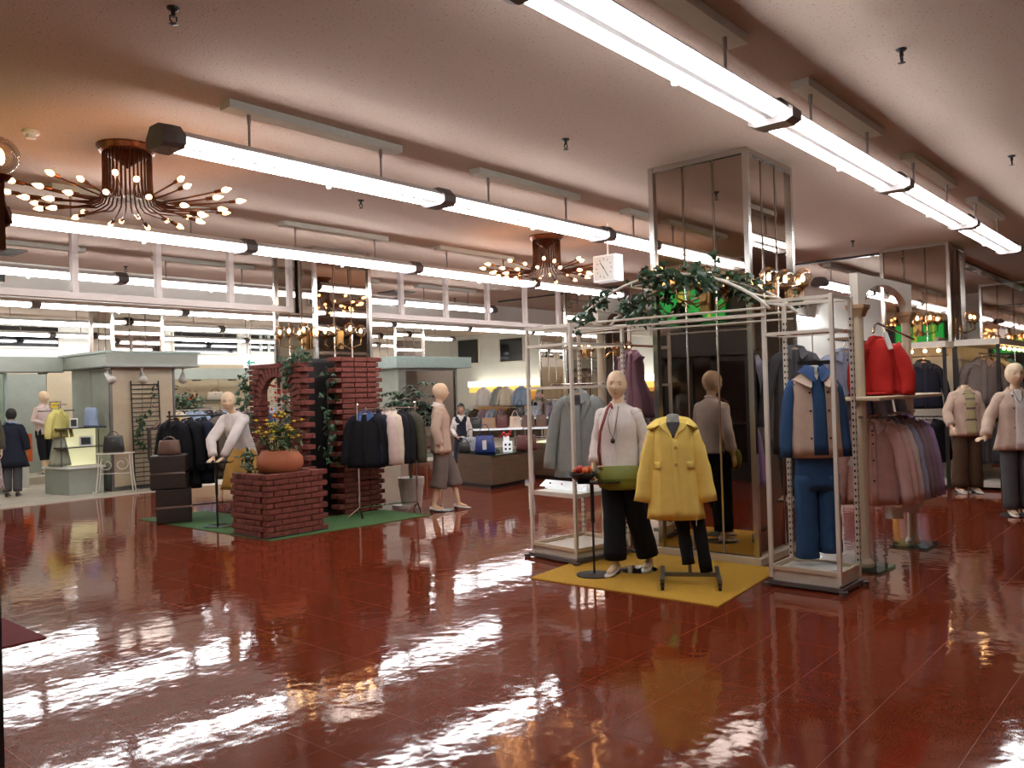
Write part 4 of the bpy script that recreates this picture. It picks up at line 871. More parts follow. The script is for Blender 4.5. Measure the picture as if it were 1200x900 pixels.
# arch-board stands on round cream posts
def arch_stand(label, a, b, z=2.26):
    a = Vector((a[0], a[1], 0)); b = Vector((b[0], b[1], 0)); d = (b-a); L = d.length; ang = math.atan2(d.y, d.x)
    t = thing('arch_stand', label, 'display stand', a, ang)
    for x in (0, L):
        MB().lathe([(0, .02), (.065, .02), (.07, .05), (.05, .09), (.043, .14), (.041, z-.12), (.043, z-.09), (0, z-.09)], (x, 0, 0), 14).build('post', 'cream_paint', t, smooth=False)
        MB().loft([[(x+sx*w, sy*w, zz) for sx, sy in ((-1, -1), (1, -1), (1, 1), (-1, 1))] for zz, w in ((z-.10, .045), (z-.05, .06), (z-.03, .075), (z, .078))]).build('capital', 'tan_cap', t)
        MB().box((x+.02, 0, .012), (.40, .34, .016)).build('glass_base', 'base_glass', t)
    n = 20; x0, x1 = .08, L-.08; H = .27; top = []; arc = []
    poly = [(-.08, z), (.06, z)]+[(L/2-(L/2-.06)*cos(PI*k/n), z+.215*sin(PI*k/n)) for k in range(1, n)]+[(L-.06, z), (L+.08, z), (L+.08, z+H), (-.08, z+H)]
    m = MB(); m.add([(x, y, zz) for y in (-.035, .035) for x, zz in poly], [])
    N_ = len(poly)
    for k in range(N_): m.f.append((k, (k+1) % N_, (k+1) % N_+N_, k+N_))
    # faces as strips between arc and top edge
    idx = list(range(1, n+2))
    o = len(m.v)
    for y in (-.035, .035):
        base_ = len(m.v)
        xs = [poly[i][0] for i in idx]
        for i in idx: m.v.append((poly[i][0], y, poly[i][1])); m.v.append((poly[i][0], y, z+H))
        for k in range(len(idx)-1): m.f.append((base_+2*k, base_+2*k+2, base_+2*k+3, base_+2*k+1))
        e = len(m.v); m.v += [(-.08, y, z), (-.08, y, z+H), (L+.08, y, z), (L+.08, y, z+H)]
        m.f.append((e, base_, base_+1, e+1)); m.f.append((base_+2*len(idx)-2, e+2, e+3, base_+2*len(idx)-1))
    m.build('arch_board', 'white_paint', t)
    return t, L
AS1, L1 = arch_stand('white arch board on two cream columns over the red jacket', (7.34, 2.38), (8.60, 2.34))
AS2, L2 = arch_stand('white arch board on cream columns behind the left rack and mannequin', (6.97, 4.80), (8.30, 4.78))
# shelf and rails of the right stand
MB().box((L1/2+.1, 0, 1.455), (1.75, .42, .035)).build('shelf', 'cream_paint', AS1, bevel=.008)
MB().tube([(-.1, -.02, 1.30), (L1+.1, -.02, 1.30)], .012, 8).build('rail', 'chrome', AS1)
MB().tube([(.30, -.02, 2.03), (.34, -.02, 2.10), (.42, -.02, 2.12), (1.15, -.10, 1.99)], .011, 8).build('slanted_arm', 'chrome', AS1)
MB().tube([(-.05, .24, 1.98), (1.5, .24, 1.98)], .012, 8).tube([(0, 0, 1.98), (0, .24, 1.98)], .012, 8).build('rear_rail', 'chrome', AS1)
# red jacket standing on the shelf
t = thing('red_jacket', 'bright red jacket hung from the slanted arm with sleeves resting on the cream shelf', 'jacket', (7.78, 2.36, 2.08), R_(-48))
sh = Shell([(-.10, .06, .05), (-.13, .11, .065), (-.18, .17, .085), (-.30, .19, .10), (-.45, .175, .10), (-.602, .19, .12)], None, (.16, 6, 1), 36); b = MB(); sh.into(b); b.build('body', 'f_red', t, smooth=True)
for s in (-1, 1):
    sleeve(sb := MB(), [(s*.12, 0, -.17), (s*.20, -.03, -.32), (s*.235, -.05, -.46), (s*.22, -.06, -.605)], .085, .07, 12, .85, s*2); sb.build('sleeve', 'f_red', t, smooth=True)
collar(MB(), (0, 0, -.11), .06, .05, .06).build('collar', 'f_red', t, smooth=True)
MB().tube([(.03, -.08, -.05), (.06, -.12, -.2)], .022, 8).build('white_hanger', 'paper', t)
tag(MB().ball((7.93, 2.36, 1.492), (.42, .12, .022), 18, 6).build('folded_garment', 'f_red', smooth=True), 'folded red garment lying flat on the cream shelf below the red jacket', 'garment')
t = thing('display_card', 'narrow white card standing on the cream shelf end', 'card', (8.55, 2.38, 1.473), R_(-50)); MB().box((0, 0, .155), (.09, .012, .31), ry=-.2).build('card_panel', 'f_white', t)
# shirts hanging behind
garment('hanging_shirt', 'steel-blue shirt hanging behind the right rack, nearest of two', 'shirt', 'f_steel', (7.66, 2.62, 1.98), R_(-55), L=.62, slv=.5, top=.10, btn=3, seed=1)
garment('hanging_shirt', 'steel-lilac shirt hanging beside the red jacket shoulder', 'shirt', 'f_steel', (8.30, 2.62, 1.98), R_(-55), L=.6, slv=.5, top=.10, seed=5)
garment('hanging_coat', 'dark slate coat hanging against the mirrored column behind the right rack', 'coat', 'f_dgrey', (7.30, 2.93, 2.04), R_(-60), L=.95, slv=.6, top=.12, sw=.18, seed=3)
# row of pink to lilac shirts
cols = ['f_peach', 'f_peach', 'f_pink', 'f_steel', 'f_plum', 'f_plum', 'f_lilac']
lbs = ['large salmon-pink shirt at the front of the pastel row', 'second salmon shirt tucked behind the front one in the pastel row', 'pale pink shirt in the pastel row', 'pale grey-blue shirt in the pastel row', 'mauve-grey shirt in the pastel row', 'second mauve-grey shirt near the end of the pastel row', 'bright lilac shirt at the far end of the pastel row']
for k, (c, lb) in enumerate(zip(cols, lbs)):
    g = garment('hanging_shirt', lb, 'shirt', c, (7.58+.15*k, 2.385-.006*k, 1.312), R_(-66-3*k), L=.72, slv=.62, sw=.20, sang=.10, top=.07, btn=5 if k == 0 else 0, bm='f_dgrey', r0=.078, r1=.06, seed=k, fold=.08, group='pastel shirts under the cream shelf', hook=True)
    MB().box((.12, -.04, -.86-.02*(k % 3)), (.055, .004, .10)).build('price_tag', 'paper', g)
# left stand: mauve garment, bags, dark tops
MB().tube([(.0, 0, 2.06), (.05, .0, 2.06), (1.25, 0, 2.06)], .013, 8).build('rail', 'chrome', AS2)
MB().tube([(.05, -.02, 1.93), (.28, -.02, 2.06)], .009, 6).build('brace', 'chrome', AS2)
MB().box((L2/2, .02, 1.02), (1.3, .40, .03)).build('shelf', 'chrome', AS2)
MB().tube([(0, -.1, .93), (L2, -.1, .93)], .011, 8).build('lower_rail', 'chrome', AS2)
g = garment('hanging_blouse', 'pleated mauve sleeveless garment hanging behind the white-bloused mannequin', 'garment', 'f_mauve', (7.52, 4.80, 2.075), R_(-70), L=.70, slv=0, sw=.14, hem=1.55, top=.09, fold=.10, seed=4)
for k in range(3):
    c = ('f_black', 'f_dgrey', 'f_black')[k]; lb = ('black top on a white hanger low behind the yellow coat', 'charcoal top hanging between two black ones under the bag shelf', 'black top nearest the mirrored column under the bag shelf')[k]
    garment('black_blouse', lb, 'top', c, (7.62+.22*k, 4.68, .945), R_(-62), L=.58, slv=.42, top=.06, hang='pot_white', seed=k+3)
def handbag(label, loc, rz, w, h, d, m, hm=None, hh=.14, group=None, taper=.85):
    t = thing('handbag', label, 'bag', loc, rz, group)
    rings = []
    for z, k, kd in ((0, .94, .9), (.02*h/.2, 1, 1), (h*.5, (1+taper)/2, .9), (h*.9, taper, .55), (h, taper*.96, .3)):
        rings.append([(w/2*k*math.copysign(abs(cos(q))**.5, cos(q)), d/2*kd*math.copysign(abs(sin(q))**.5, sin(q)), z) for q in [2*PI*i/20 for i in range(20)]])
    MB().loft(rings).build('bag_body', m, t, smooth=True)
    if hh: 
        for s in (-1, 1): MB().tube([(w*.25*cos(a)/1.0, s*d*.14, h*.92+hh*sin(a)) for a in [PI*i/10 for i in range(11)]], .007, 6).build('handle', hm or m, t, smooth=True)
    MB().box((0, -d*.36, h*.72), (.03, .02, .02)).build('clasp', 'brass', t)
    return t
handbag('dark brown handbag on the shelf behind the yellow coat', (7.62, 4.80, 1.036), R_(-50), .30, .24, .14, 'leather_brown')
handbag('bright orange handbag on the shelf against the mirrored column', (7.93, 4.80, 1.036), R_(-50), .26, .19, .12, 'leather_orange', hh=.08)
# small stand with a fruit bowl
t = thing('pedestal_stand', 'black pole stand with round base and small glass tray beside the mannequin', 'stand', (5.84, 4.16, .008))
MB().lathe([(0, 0), (.155, 0), (.155, .008), (.02, .016), (0, .016)], n=28).build('base_disc', 'black_metal', t); MB().tube([(0, 0, .01), (0, 0, .45)], .010, 8).tube([(0, 0, .45), (0, 0, .79)], .017, 8).build('pole', 'black_metal', t)
MB().box((.02, -.05, .80), (.36, .20, .010), R_(-49)).build('tray', 'dark_glass', t)
b = thing('fruit_bowl', 'black bowl of orange fruit on the pole stand', 'bowl', (5.78, 4.21, .815)); MB().lathe([(0, 0), (.06, 0), (.10, .04), (.125, .075), (.118, .075), (.09, .04), (0, .012)], n=20).build('bowl_body', 'black', b, smooth=True)
bl = MB()
for k in range(7): bl.leaf((.08*cos(k), .08*sin(k), .07), (cos(k*.9), sin(k*.9), .3), (0, 0, 1), .10, .04)
bl.build('leaves', 'leaf', b)
for k in range(6):
    a = k*1.05; o = tag(MB().ball((5.78+.052*cos(a), 4.21+.052*sin(a), .905+.012*(k % 2)), .034, 10, 7).build('orange_fruit', 'leather_orange' if k % 3 else 'stained_red', smooth=True), ('orange fruit heaped in the black bowl on the pole stand' if k % 3 else 'red fruit lying in the black bowl on the pole stand'), 'fruit', 'orange fruit in the bowl' if k % 3 else 'red fruit in the bowl')
t = thing('glove_form', 'cream hand-shaped form lying on the pole stand tray', 'hand form', (5.93, 4.07, .815), R_(-49)); mb = MB(); hand_into(mb, (.06, 0, .035), (-1, 0, -.15), (0, 0, -1), .1, 1.1, 1); remesh(mb, 'hand_body', 'skin', t, .006, 3)
# ------------------------------------------------ brickwork
BRK = {}
def brick(par, c, L, rz=0, d=.095, h=.058, ry=0, rx=0):
    key = (round(L, 3), d, h)
    if key not in BRK:
        o = MB().box((0, 0, 0), (L, d, h)).build('brick', 'brick', par, bevel=.005); BRK[key] = o.data
    else:
        o = bpy.data.objects.new('brick', BRK[key]); COL.objects.link(o); o.parent = par
    o.location = c; o.rotation_euler = (rx+rnd.gauss(0, .004), ry, rz+rnd.gauss(0, .010)); return o
def course(par, a, b, z, off, jog=0., d=.095, L=.205, inward=(0, 1), ex=(0, 0)):
    """bricks in a straight course from a to b (2D); ex lengthens either end"""
    a = Vector(a); b = Vector(b); u = (b-a).normalized(); a = a-u*ex[0]; b = b+u*ex[1]; D = (b-a).length; rz = math.atan2(u.y, u.x); iv = Vector(inward)
    x = 0; first = off
    while x < D-.02:
        l = min((L*.5 if (first and x == 0) else L), D-x)
        if D-x-l < .045: l = D-x
        w = max(.03, l-.008); w = round(w/.01)*.01
        c = a+u*(x+l/2)+iv*(d/2-rnd.uniform(0, .008)+jog)
        brick(par, (c.x, c.y, z), w, rz, d); x += l
# planter
PO = Vector((5.30, 8.31, .008)); pl = thing('brick_planter', 'low square brick planter holding the yellow flowers', 'planter', PO)
MB().span((.05, .05, 0), (.76, .66, .66)).build('mortar_core', 'mortar', pl)
ch = .0665
for k in range(11):
    z = .032+ch*k; odd = k % 2
    course(pl, (0, 0), (.81, 0), z, odd, 0, inward=(0, 1), ex=(0 if odd else -.0, .045 if not odd else -.02))
    course(pl, (0, .10), (0, .71), z, not odd, -.0, inward=(1, 0), ex=(.03 if odd else -.02, .05 if odd else 0))
    course(pl, (.81, .10), (.81, .70), z, odd, 0, inward=(-1, 0))
MB().span((-.02, -.02, 0), (.83, .73, .012)).build('base_tray', 'black', pl)
MB().span((.09, .09, .66), (.72, .62, .70)).build('soil', 'dark_wood', pl)
# right wing wall on the column's right face
rw = thing('brick_pillar', 'brick pillar with stepped edges behind the navy garment rail', 'pillar', (6.90, 9.08, .008))
MB().span((.13, .04, 0), (.74, .16, 2.10)).build('mortar_core', 'mortar', rw); MB().span((-.26, .36, 0), (.74, .40, 2.13)).build('dark_gap_board', 'black', rw)  # black board added to stand in for the column mirror's dark reflection
ch = .0715; n = 30
for k in range(n):
    z = .033+ch*k; odd = k % 2
    course(rw, (.10, 0), (.76, 0), z, odd, 0, d=.18, inward=(0, 1), ex=(.10 if odd else 0, .06 if odd else 0), L=.22)
# left wing with arched opening, plane faces -X
lw = thing('brick_arch', 'brick wall with arched window opening and ivy, left of the dark column', 'wall', (6.30, 9.02, .008))
# local y runs 0..1.2, opening y .30...85 up to arch spring z 1.60
y0, y1, yc, ra, zs = .25, .93, .59, .34, 1.54
for k in range(29):
    z = .033+ch*k; odd = k % 2
    if z < 1.55:
        course(lw, (0, -.0), (0, y0), z, odd, 0, d=.15, inward=(1, 0), ex=(.10 if odd else -.02, 0), L=.2)
        course(lw, (0, y1), (0, 1.20), z, odd, 0, d=.15, inward=(1, 0), ex=(0, .04 if odd else 0), L=.2)
    elif z > 1.99:
        course(lw, (0, 0), (0, 1.20), z, odd, 0, d=.15, inward=(1, 0), ex=(.10 if odd else -.02, .04 if odd else 0), L=.21)
    else:
        hw = math.sqrt(max(0, (ra+.16)**2-(z-zs)**2))
        course(lw, (0, 0), (0, max(.06, yc-hw)), z, odd, 0, d=.15, inward=(1, 0), ex=(.10 if odd else -.02, 0), L=.2)
        if yc+hw < 1.14: course(lw, (0, yc+hw), (0, 1.20), z, odd, 0, inward=(1, 0), L=.2)
for k in range(18):
    a = PI*(k+.5)/18; brick(lw, (.05, yc+cos(a)*(ra+.085), zs+sin(a)*(ra+.085)), .155, PI/2, .09, .056, ry=-a)
MB().span((.03, .03, 0), (.13, y0-.03, 2.0)).span((.03, y1+.03, 0), (.13, 1.15, 2.0)).build('mortar_core', 'mortar', lw)
# beaded lattice hanging in the opening
t = thing('beaded_lattice', 'red and white beaded lattice hanging in the brick arch opening', 'ornament', (6.40, 9.02+yc, 1.12))
m = MB()
for k in range(5): m.tube([(0, -.2+.1*k, .0), (0, -.2+.1*k, .70)], .004, 5)
for k in range(7): m.tube([(0, -.25, .1*k+.02), (0, .25, .1*k+.02)], .004, 5)
m.build('wire_frame', 'white_paint', t)
ra_ = random.Random(5)
for q, mm in (('red_beads', 'stained_red'), ('white_beads', 'stained_white')):
    m = MB()
    for k in range(46): m.ball((ra_.uniform(-.015, .015), ra_.uniform(-.24, .26), ra_.uniform(.05, .70)), (.014, ra_.uniform(.016, .034), ra_.uniform(.012, .022)), 7, 5)
    m.build(q, mm, t)['kind'] = 'stuff'
MB().tube([(0, -.0, .70), (0, 0, .735)], .006, 5).build('hanger', 'black_metal', t)
ivy_on('ivy_garland', 'dark ivy falling down the right side of the brick arch', [(6.26, 9.20, 2.12), (6.24, 9.24, 1.8), (6.25, 9.30, 1.4), (6.26, 9.27, 1.05), (6.28, 9.3, .8)], 105, .075, .09, seed=11)
ivy_on('ivy_garland', 'ivy wreath hanging on the left outer edge of the brick arch', [(6.28, 10.25, 2.0), (6.22, 10.22, 1.7), (6.24, 10.2, 1.45), (6.26, 10.1, 1.2)], 80, .075, .12, seed=12)
ivy_on('ivy_garland', 'ivy tuft on the top corner of the brick arch', [(6.35, 9.05, 2.12), (6.3, 9.25, 2.14), (6.45, 8.95, 2.13)], 45, .075, .10, seed=13)
ivy_on('ivy_garland', 'sparse dark ivy strand in the gap between the two brick pillars', [(6.72, 9.02, 2.0), (6.72, 9.02, 1.3), (6.70, 9.0, .75)], 60, .07, .10, seed=14)
# flower arrangement
t = thing('flower_pot', 'orange clay pot of yellow flowers set in the brick planter', 'flower pot', (5.70, 8.62, .708))
pm = MB().lathe([(0, 0), (.19, 0), (.245, .04), (.275, .11), (.265, .19), (.22, .25), (.20, .28), (.18, .26), (0, .25)], n=40); pm.v = [tuple(Vector(v)*(1+.045*noise.noise(Vector(v)*14)+.02*noise.noise(Vector(v)*33))) for v in pm.v]; pm.build('pot_body', 'terracotta', t, smooth=True)
r = random.Random(21); lm = MB(); fm = MB(); sm = MB()
for k in range(150):
    a = r.uniform(0, 2*PI); rr = r.uniform(.0, .26)*1; zz = .30+r.uniform(0, .30)*(1-rr*1.2)
    lm.leaf((rr*cos(a), rr*sin(a), zz), (cos(a)+r.gauss(0, .4), sin(a)+r.gauss(0, .4), r.gauss(.2, .6)), (0, 0, 1), r.uniform(.09, .16), r.uniform(.03, .05))
lf = lm.build('leaves', 'leaf2', t); lf['kind'] = 'stuff'
for k in range(38):
    a = r.uniform(0, 2*PI); rr = r.uniform(.05, .29); zz = r.uniform(.44, .74)*(1-rr*.45); c = Vector((rr*cos(a), rr*sin(a), zz))
    sm.tube([(c.x*.4, c.y*.4, .25), c], .0035, 4)
    f = MB()
    for p in range(6):
        b = p*PI/3+k; f.leaf(c, (cos(b), sin(b), .35), (0, 0, 1), .058, .048)
    f.ball(c+Vector((0, 0, .008)), .018, 6, 4); f.build('blossom', 'flower', t)
sm.build('stems', 'stem', t)
t = thing('trailing_plant', 'dark trailing greenery spilling left of the planter flowers', 'plant', (5.42, 8.86, .70)); lm = MB()
for k in range(60): lm.leaf((r.gauss(0, .05), r.gauss(0, .05), r.uniform(0, .28)), (r.gauss(-.3, 1), r.gauss(.3, 1), r.gauss(0, .7)), (-1, -1, 1), .09, .035)
lm.build('leaves', 'leaf', t)['kind'] = 'stuff'; MB().tube([(0, 0, 0), (.0, .02, .2)], .006, 5).build('stem', 'stem', t)
# garment rail with navy coats
def garment_rail(label, a, b, h, m='chrome', tri=True):
    a = Vector((a[0], a[1], 0)); b = Vector((b[0], b[1], 0)); d = b-a; L = d.length; t = thing('garment_rail', label, 'garment rail', a, math.atan2(d.y, d.x))
    for x in (0, L):
        MB().tube([(x, 0, .10), (x, 0, h+.05)], .013, 8).build('upright', m, t)
        MB().tube([(x-.03, -.24, .01), (x, 0, .13), (x+.03, .24, .01)], .011, 6).tube([(x-.16, .0, .01), (x, 0, .13)], .010, 6).build('foot', m, t)
        MB().ball((x, 0, h+.06), .02, 8, 6).build('finial', m, t)
    MB().tube([(-.04, 0, h), (L+.04, 0, h)], .013, 8).build('top_rail', m, t); MB().tube([(0, 0, .14), (L, 0, .14)], .009, 6).build('lower_bar', m, t)
    return t, L
garment_rail('chrome garment rail with navy and beige coats in front of the brick pillar', (6.98, 8.74), (7.72, 8.42), 1.43)
specs = [('f_black', -.0, -52, 'navy-black coat with blue collar at the left end of the chrome rail', .72, 'f_blue'), ('f_navy', .15, -72, 'navy coat with a white tag, second on the chrome rail', .70, None), ('f_pink', .30, -104, 'pale pink jacket in the middle of the chrome rail', .64, None), ('f_cream', .40, -106, 'cream beige jacket right of the pink one on the chrome rail', .66, None),
         ('f_black', .51, -108, 'black coat before the olive one on the chrome rail', .62, None), ('f_black', .59, -108, 'second black coat half hidden on the chrome rail', .62, None), ('f_olive', .68, -92, 'dark olive coat at the right end of the chrome rail', .60, None)]
for m, s, rz, lb, L, cm in specs:
    s2 = s+.11*(1-s); x = 6.98+.915*s2; y = 8.74-.395*s2
    g = garment('hanging_coat', lb, 'coat', m, (x, y, 1.443), R_(rz), L=L, sw=.21, slv=.58, sang=.10, top=.07, r0=.082, r1=.066, seed=s*9, col_m=cm, depth=.085, fold=.07, group='coats on the chrome rail')
    if 'tag' in lb: MB().box((-.03, -.12, -.20), (.05, .004, .09)).build('price_tag', 'paper', g)
# potted tree behind
def potted(label, loc, pot_r, pot_h, h, spread, n, l, w, seed, stems=3, m='leaf', potm='pot_white', whorl=False, z0=.35):
    t = thing('potted_tree', label, 'plant', loc); r = random.Random(seed)
    MB().lathe([(0, 0), (pot_r*.75, 0), (pot_r*.9, pot_h*.6), (pot_r, pot_h*.8), (pot_r, pot_h), (pot_r*.86, pot_h), (pot_r*.8, pot_h*.9), (0, pot_h*.88)], n=20).build('pot', potm, t)
    tm = MB(); lm = MB(); tips = []
    for s in range(stems):
        a = 2*PI*s/stems; p = [Vector((0, 0, pot_h*.85))]
        for k in range(1, 6): p.append(Vector((cos(a)*spread*.35*(k/5)**1.3+r.gauss(0, .02), sin(a)*spread*.35*(k/5)**1.3+r.gauss(0, .02), lerp(pot_h*.85, h*.85, k/5))))
        tm.tube(p, [.018, .015, .013, .01, .008, .005], 6); tips.append(p)
    for k in range(n):
        p = r.choice(tips); u = r.uniform(z0, 1)*5; i = min(int(u), 4); q = p[i].lerp(p[i+1], u-i)
        a = r.uniform(0, 2*PI); rr = r.uniform(.2, 1)*spread; c = q+Vector((cos(a)*rr*.8, sin(a)*rr*.8, r.gauss(.04, .08)))
        if c.z > h: c.z = h
        if whorl:
            for b in range(7): lm.leaf(c, (cos(b*.9+a), sin(b*.9+a), -.25), (0, 0, 1), l*r.uniform(.8, 1.1), w)
            tm.tube([q, c], .003, 4)
        else: lm.leaf(c, (cos(a)+r.gauss(0, .5), sin(a)+r.gauss(0, .5), r.gauss(-.4, .5)), (r.gauss(0, .4), r.gauss(0, .4), 1), l*r.uniform(.7, 1.2), w)
    tm.build('trunk', 'stem', t); lm.build('leaves', m, t)['kind'] = 'stuff'
    return t
potted('dark umbrella tree in a white tub behind the brick pillar', (8.05, 8.9, 0), .19, .42, 1.93, .42, 85, .16, .05, 31, 3, whorl=True, z0=.55)
tag(MB().lathe([(0, 0), (.21, 0), (.215, .04), (0, .045)], (8.0, 8.95, .0), 20).build('pot_saucer', 'pot_white'), 'white round saucer under the tub of the umbrella tree', 'saucer')
# brown cubes with a bag
for k, (z, c) in enumerate(((.008, (5.44, 10.72)), (.455, (5.41, 10.76)))):
    t = thing('display_cube', ('lower dark brown cube standing on the green mat', 'upper dark brown cube carrying the brown handbag')[k], 'display cube', (c[0], c[1], z), R_(-28 if k == 0 else -34), 'brown display cubes')
    MB().box((0, 0, .10), (.44, .44, .20), 0).build('lower_half', 'dark_wood', t, bevel=.01); MB().box((0, 0, .33), (.44, .44, .22)).build('upper_half', 'dark_wood', t, bevel=.01); MB().box((0, 0, .21), (.425, .425, .024)).build('steel_band', 'steel', t)
handbag('brown handbag with white tag on the stacked dark cubes', (5.41, 10.76, .90), R_(-40), .30, .19, .15, 'leather_brown', hh=.06)
t = thing('pole_stand', 'slim black pole stand with glass top under the leaning mannequin hands', 'stand', (5.51, 9.75, .008))
MB().lathe([(0, 0), (.17, 0), (.17, .008), (0, .012)], n=24).build('base_disc', 'base_glass', t); MB().tube([(0, 0, .01), (0, 0, .4)], .012, 8).tube([(0, 0, .4), (0, 0, .80)], .018, 8).build('pole', 'black_metal', t); MB().box((.0, .0, .81), (.40, .24, .014), R_(-40)).build('top_plate', 'dark_glass', t)
garment_rail('black garment rail with long dark coats behind the brown cubes', (5.62, 11.15), (6.5, 10.9), 1.40, 'black_metal')
for k, (m, L, lb) in enumerate((('f_black', .92, 'long black coat nearest the brown cubes'), ('f_black', .95, 'long black coat with pale lining in the middle of the black rail'), ('f_navy', .90, 'long navy coat on the black rail'), ('f_taupe', .85, 'grey-brown coat on the black rail beside the leaning mannequin'), ('f_grey', .80, 'light grey coat at the far end of the black rail'))):
    garment('hanging_coat', lb, 'coat', m, (5.66+.18*k, 11.14-.052*k, 1.413), R_(-68-8*k), L=L, sw=.20, slv=.6, sang=.08, top=.07, r0=.08, r1=.065, seed=k, inner='f_lblue' if k == 1 else None, group='long coats on the black rail')
# ------------------------------------------------ left shops
SH = .012
# pillar block clad in panels with a sage fascia
pb_ = struct(MB().span((6.64, 15.34, SH), (7.84, 17.0, 2.27)).build('wall_shop', 'panel_beige'))
for a, b in ((15.34, 16.1), (16.1, 17.0)): MB().span((6.615, a+.01, SH+.05), (6.64, b-.01, 2.26)).build('panel', 'panel_grey', pb_)
for a, b in ((6.65, 7.2), (7.2, 7.80)): MB().span((a+.006, 15.315, SH+.08), (b-.006, 15.34, 2.26)).build('panel', 'panel_beige', pb_)
MB().box((6.63, 15.33, 1.15), (.05, .05, 2.24)).box((7.82, 15.33, 1.15), (.04, .05, 2.24)).build('frame', 'grey_metal', pb_)
MB().span((6.60, 15.30, SH), (7.84, 15.34, SH+.07)).build('base_strip', 'grey_metal', pb_)
fs = struct(MB().span((6.42, 15.0, 2.27), (8.15, 17.0, 2.53)).build('trim_9', 'fascia'))
MB().span((6.38, 14.96, 2.51), (8.19, 17.0, 2.55)).build('top_strip', 'sage_metal', fs); MB().span((6.40, 14.98, 2.255), (8.17, 17.0, 2.275)).build('bottom_strip', 'grey_metal', fs)
fs2 = struct(MB().span((1.1, 16.85, 2.24), (6.42, 17.15, 2.52)).build('trim_10', 'fascia'))
MB().span((1.1, 16.83, 2.225), (6.42, 17.0, 2.245)).build('bottom_strip', 'grey_metal', fs2)
for k in range(3): MB().lathe([(0, 0), (.09, 0), (.08, -.025), (0, -.025)], (4.6+.75*k, 17.0, 2.225), 12).build('downlight', 'grey_metal', fs2)
fs3 = struct(MB().span((8.15, 19.8, 2.16), (14.0, 20.1, 2.44)).build('trim_11', 'fascia'))
for k in range(3): MB().lathe([(0, 0), (.12, 0), (.10, -.04), (0, -.04)], (10.8+1.0*k, 19.95, 2.16), 12).build('downlight', 'grey_metal', fs3)
fs4 = struct(MB().span((13.3, 15.1, 2.27), (15.9, 17.2, 2.55)).build('trim_12', 'sage_metal'))
c4 = struct(MB().span((13.55, 15.35, SH), (15.6, 17.0, 2.27)).build('wall_shop', 'panel_grey'))
MB().span((13.8, 15.32, SH+.1), (15.5, 15.35, 2.2)).build('mirror_panel', 'mirror', c4)
# shop back walls, panel by panel
w1 = struct(MB().span((1.1, 19.6, SH), (8.15, 19.7, 2.6)).build('wall_shop', 'panel_beige'))
for k in range(6): MB().span((1.6+1.1*k, 19.57, .1), (2.68+1.1*k, 19.6, 2.3)).build('panel', 'panel_grey' if k in (3, 4) else 'panel_beige', w1)
w2 = struct(MB().span((8.15, 21.2, SH), (16.5, 21.3, 2.6)).build('wall_shop', 'panel_beige'))
for k in range(6): MB().span((8.2+1.3*k, 21.17, .1), (9.48+1.3*k, 21.2, 2.2)).build('panel', 'panel_beige', w2)
g1 = thing('shop_window', 'tall glass shop pane at the left with pale frame beside the pink-shirted mannequin', 'window', (4.50, 17.05, SH))
MB().span((.0, -.01, .05), (.95, .0, 2.2)).build('pane', 'shop_glass', g1); MB().span((-.05, -.03, 0), (0, .03, 2.22)).span((.95, -.03, 0), (.99, .03, 2.22)).span((0, -.02, 0), (.95, .02, .05)).build('frame', 'sage_metal', g1)
pf = struct(MB().span((5.2, 18.3, SH), (8.1, 19.57, .16)).build('trim_13', 'beige_floor'))
for k, (x, y, z, rz) in enumerate(((6.50, 15.12, 2.255, .3), (7.12, 15.12, 2.255, -.3), (8.0, 15.3, 2.255, -.5))):
    t = thing('spotlight', ('white spotlight at the pillar shop corner under the sage fascia', 'white spotlight above the black ladder trellis', 'round white spotlight at the right end of the sage fascia')[k], 'spotlight', (x, y, z), rz, 'white spotlights')
    MB().box((0, 0, -.02), (.05, .10, .03)).tube([(0, 0, -.03), (0, 0, -.12)], .012, 6).build('bracket', 'pot_white', t)
    MB().tube([(0, .06, -.10), (0, -.02, -.17), (.0, -.08, -.22), (0, -.11, -.245)], [.03, .05, .075, .082], 12).build('lamp_head', 'pot_white', t, smooth=True)
# ladder trellis with vine
t = thing('ladder_trellis', 'tall black metal ladder trellis leaning on the beige pillar', 'trellis', (6.98, 15.20, SH))
for x in (0, .52): MB().tube([(x, 0, 0), (x, .08, 2.0)], .014, 6).build('upright', 'black_metal', t)
for k in range(23): MB().tube([(0, .0+.0036*k, .06+.085*k), (.52, .0036*k, .06+.085*k)], .009, 5).build('rung', 'black_metal', t)
ivy_on('vine_garland', 'thin dark vine twining up the black ladder trellis', [(7.05, 15.10, .75), (6.98, 15.10, 1.0), (7.1, 15.11, 1.15), (7.05, 15.12, 1.35), (7.25, 15.12, 1.45), (7.3, 15.13, 1.7), (7.35, 15.14, 1.95)], 38, .09, .06, seed=41)
t = thing('box_shelf', 'dark brown open box shelf standing before the ladder trellis', 'shelf', (7.12, 14.95, .55), R_(-20))
MB().span((0, -.15, 0), (.04, .15, .56)).span((.50, -.15, 0), (.54, .15, .56)).build('side_panel', 'dark_wood', t); MB().span((0, -.15, 0), (.54, .15, .03)).build('bottom_panel', 'dark_wood', t); MB().span((-.02, -.16, .56), (.58, .16, .59)).build('top_panel', 'dark_wood', t); MB().span((.24, -.05, -.54), (.30, .05, 0)).span((.1, -.12, -.54), (.44, .12, -.52)).build('leg', 'dark_wood', t)
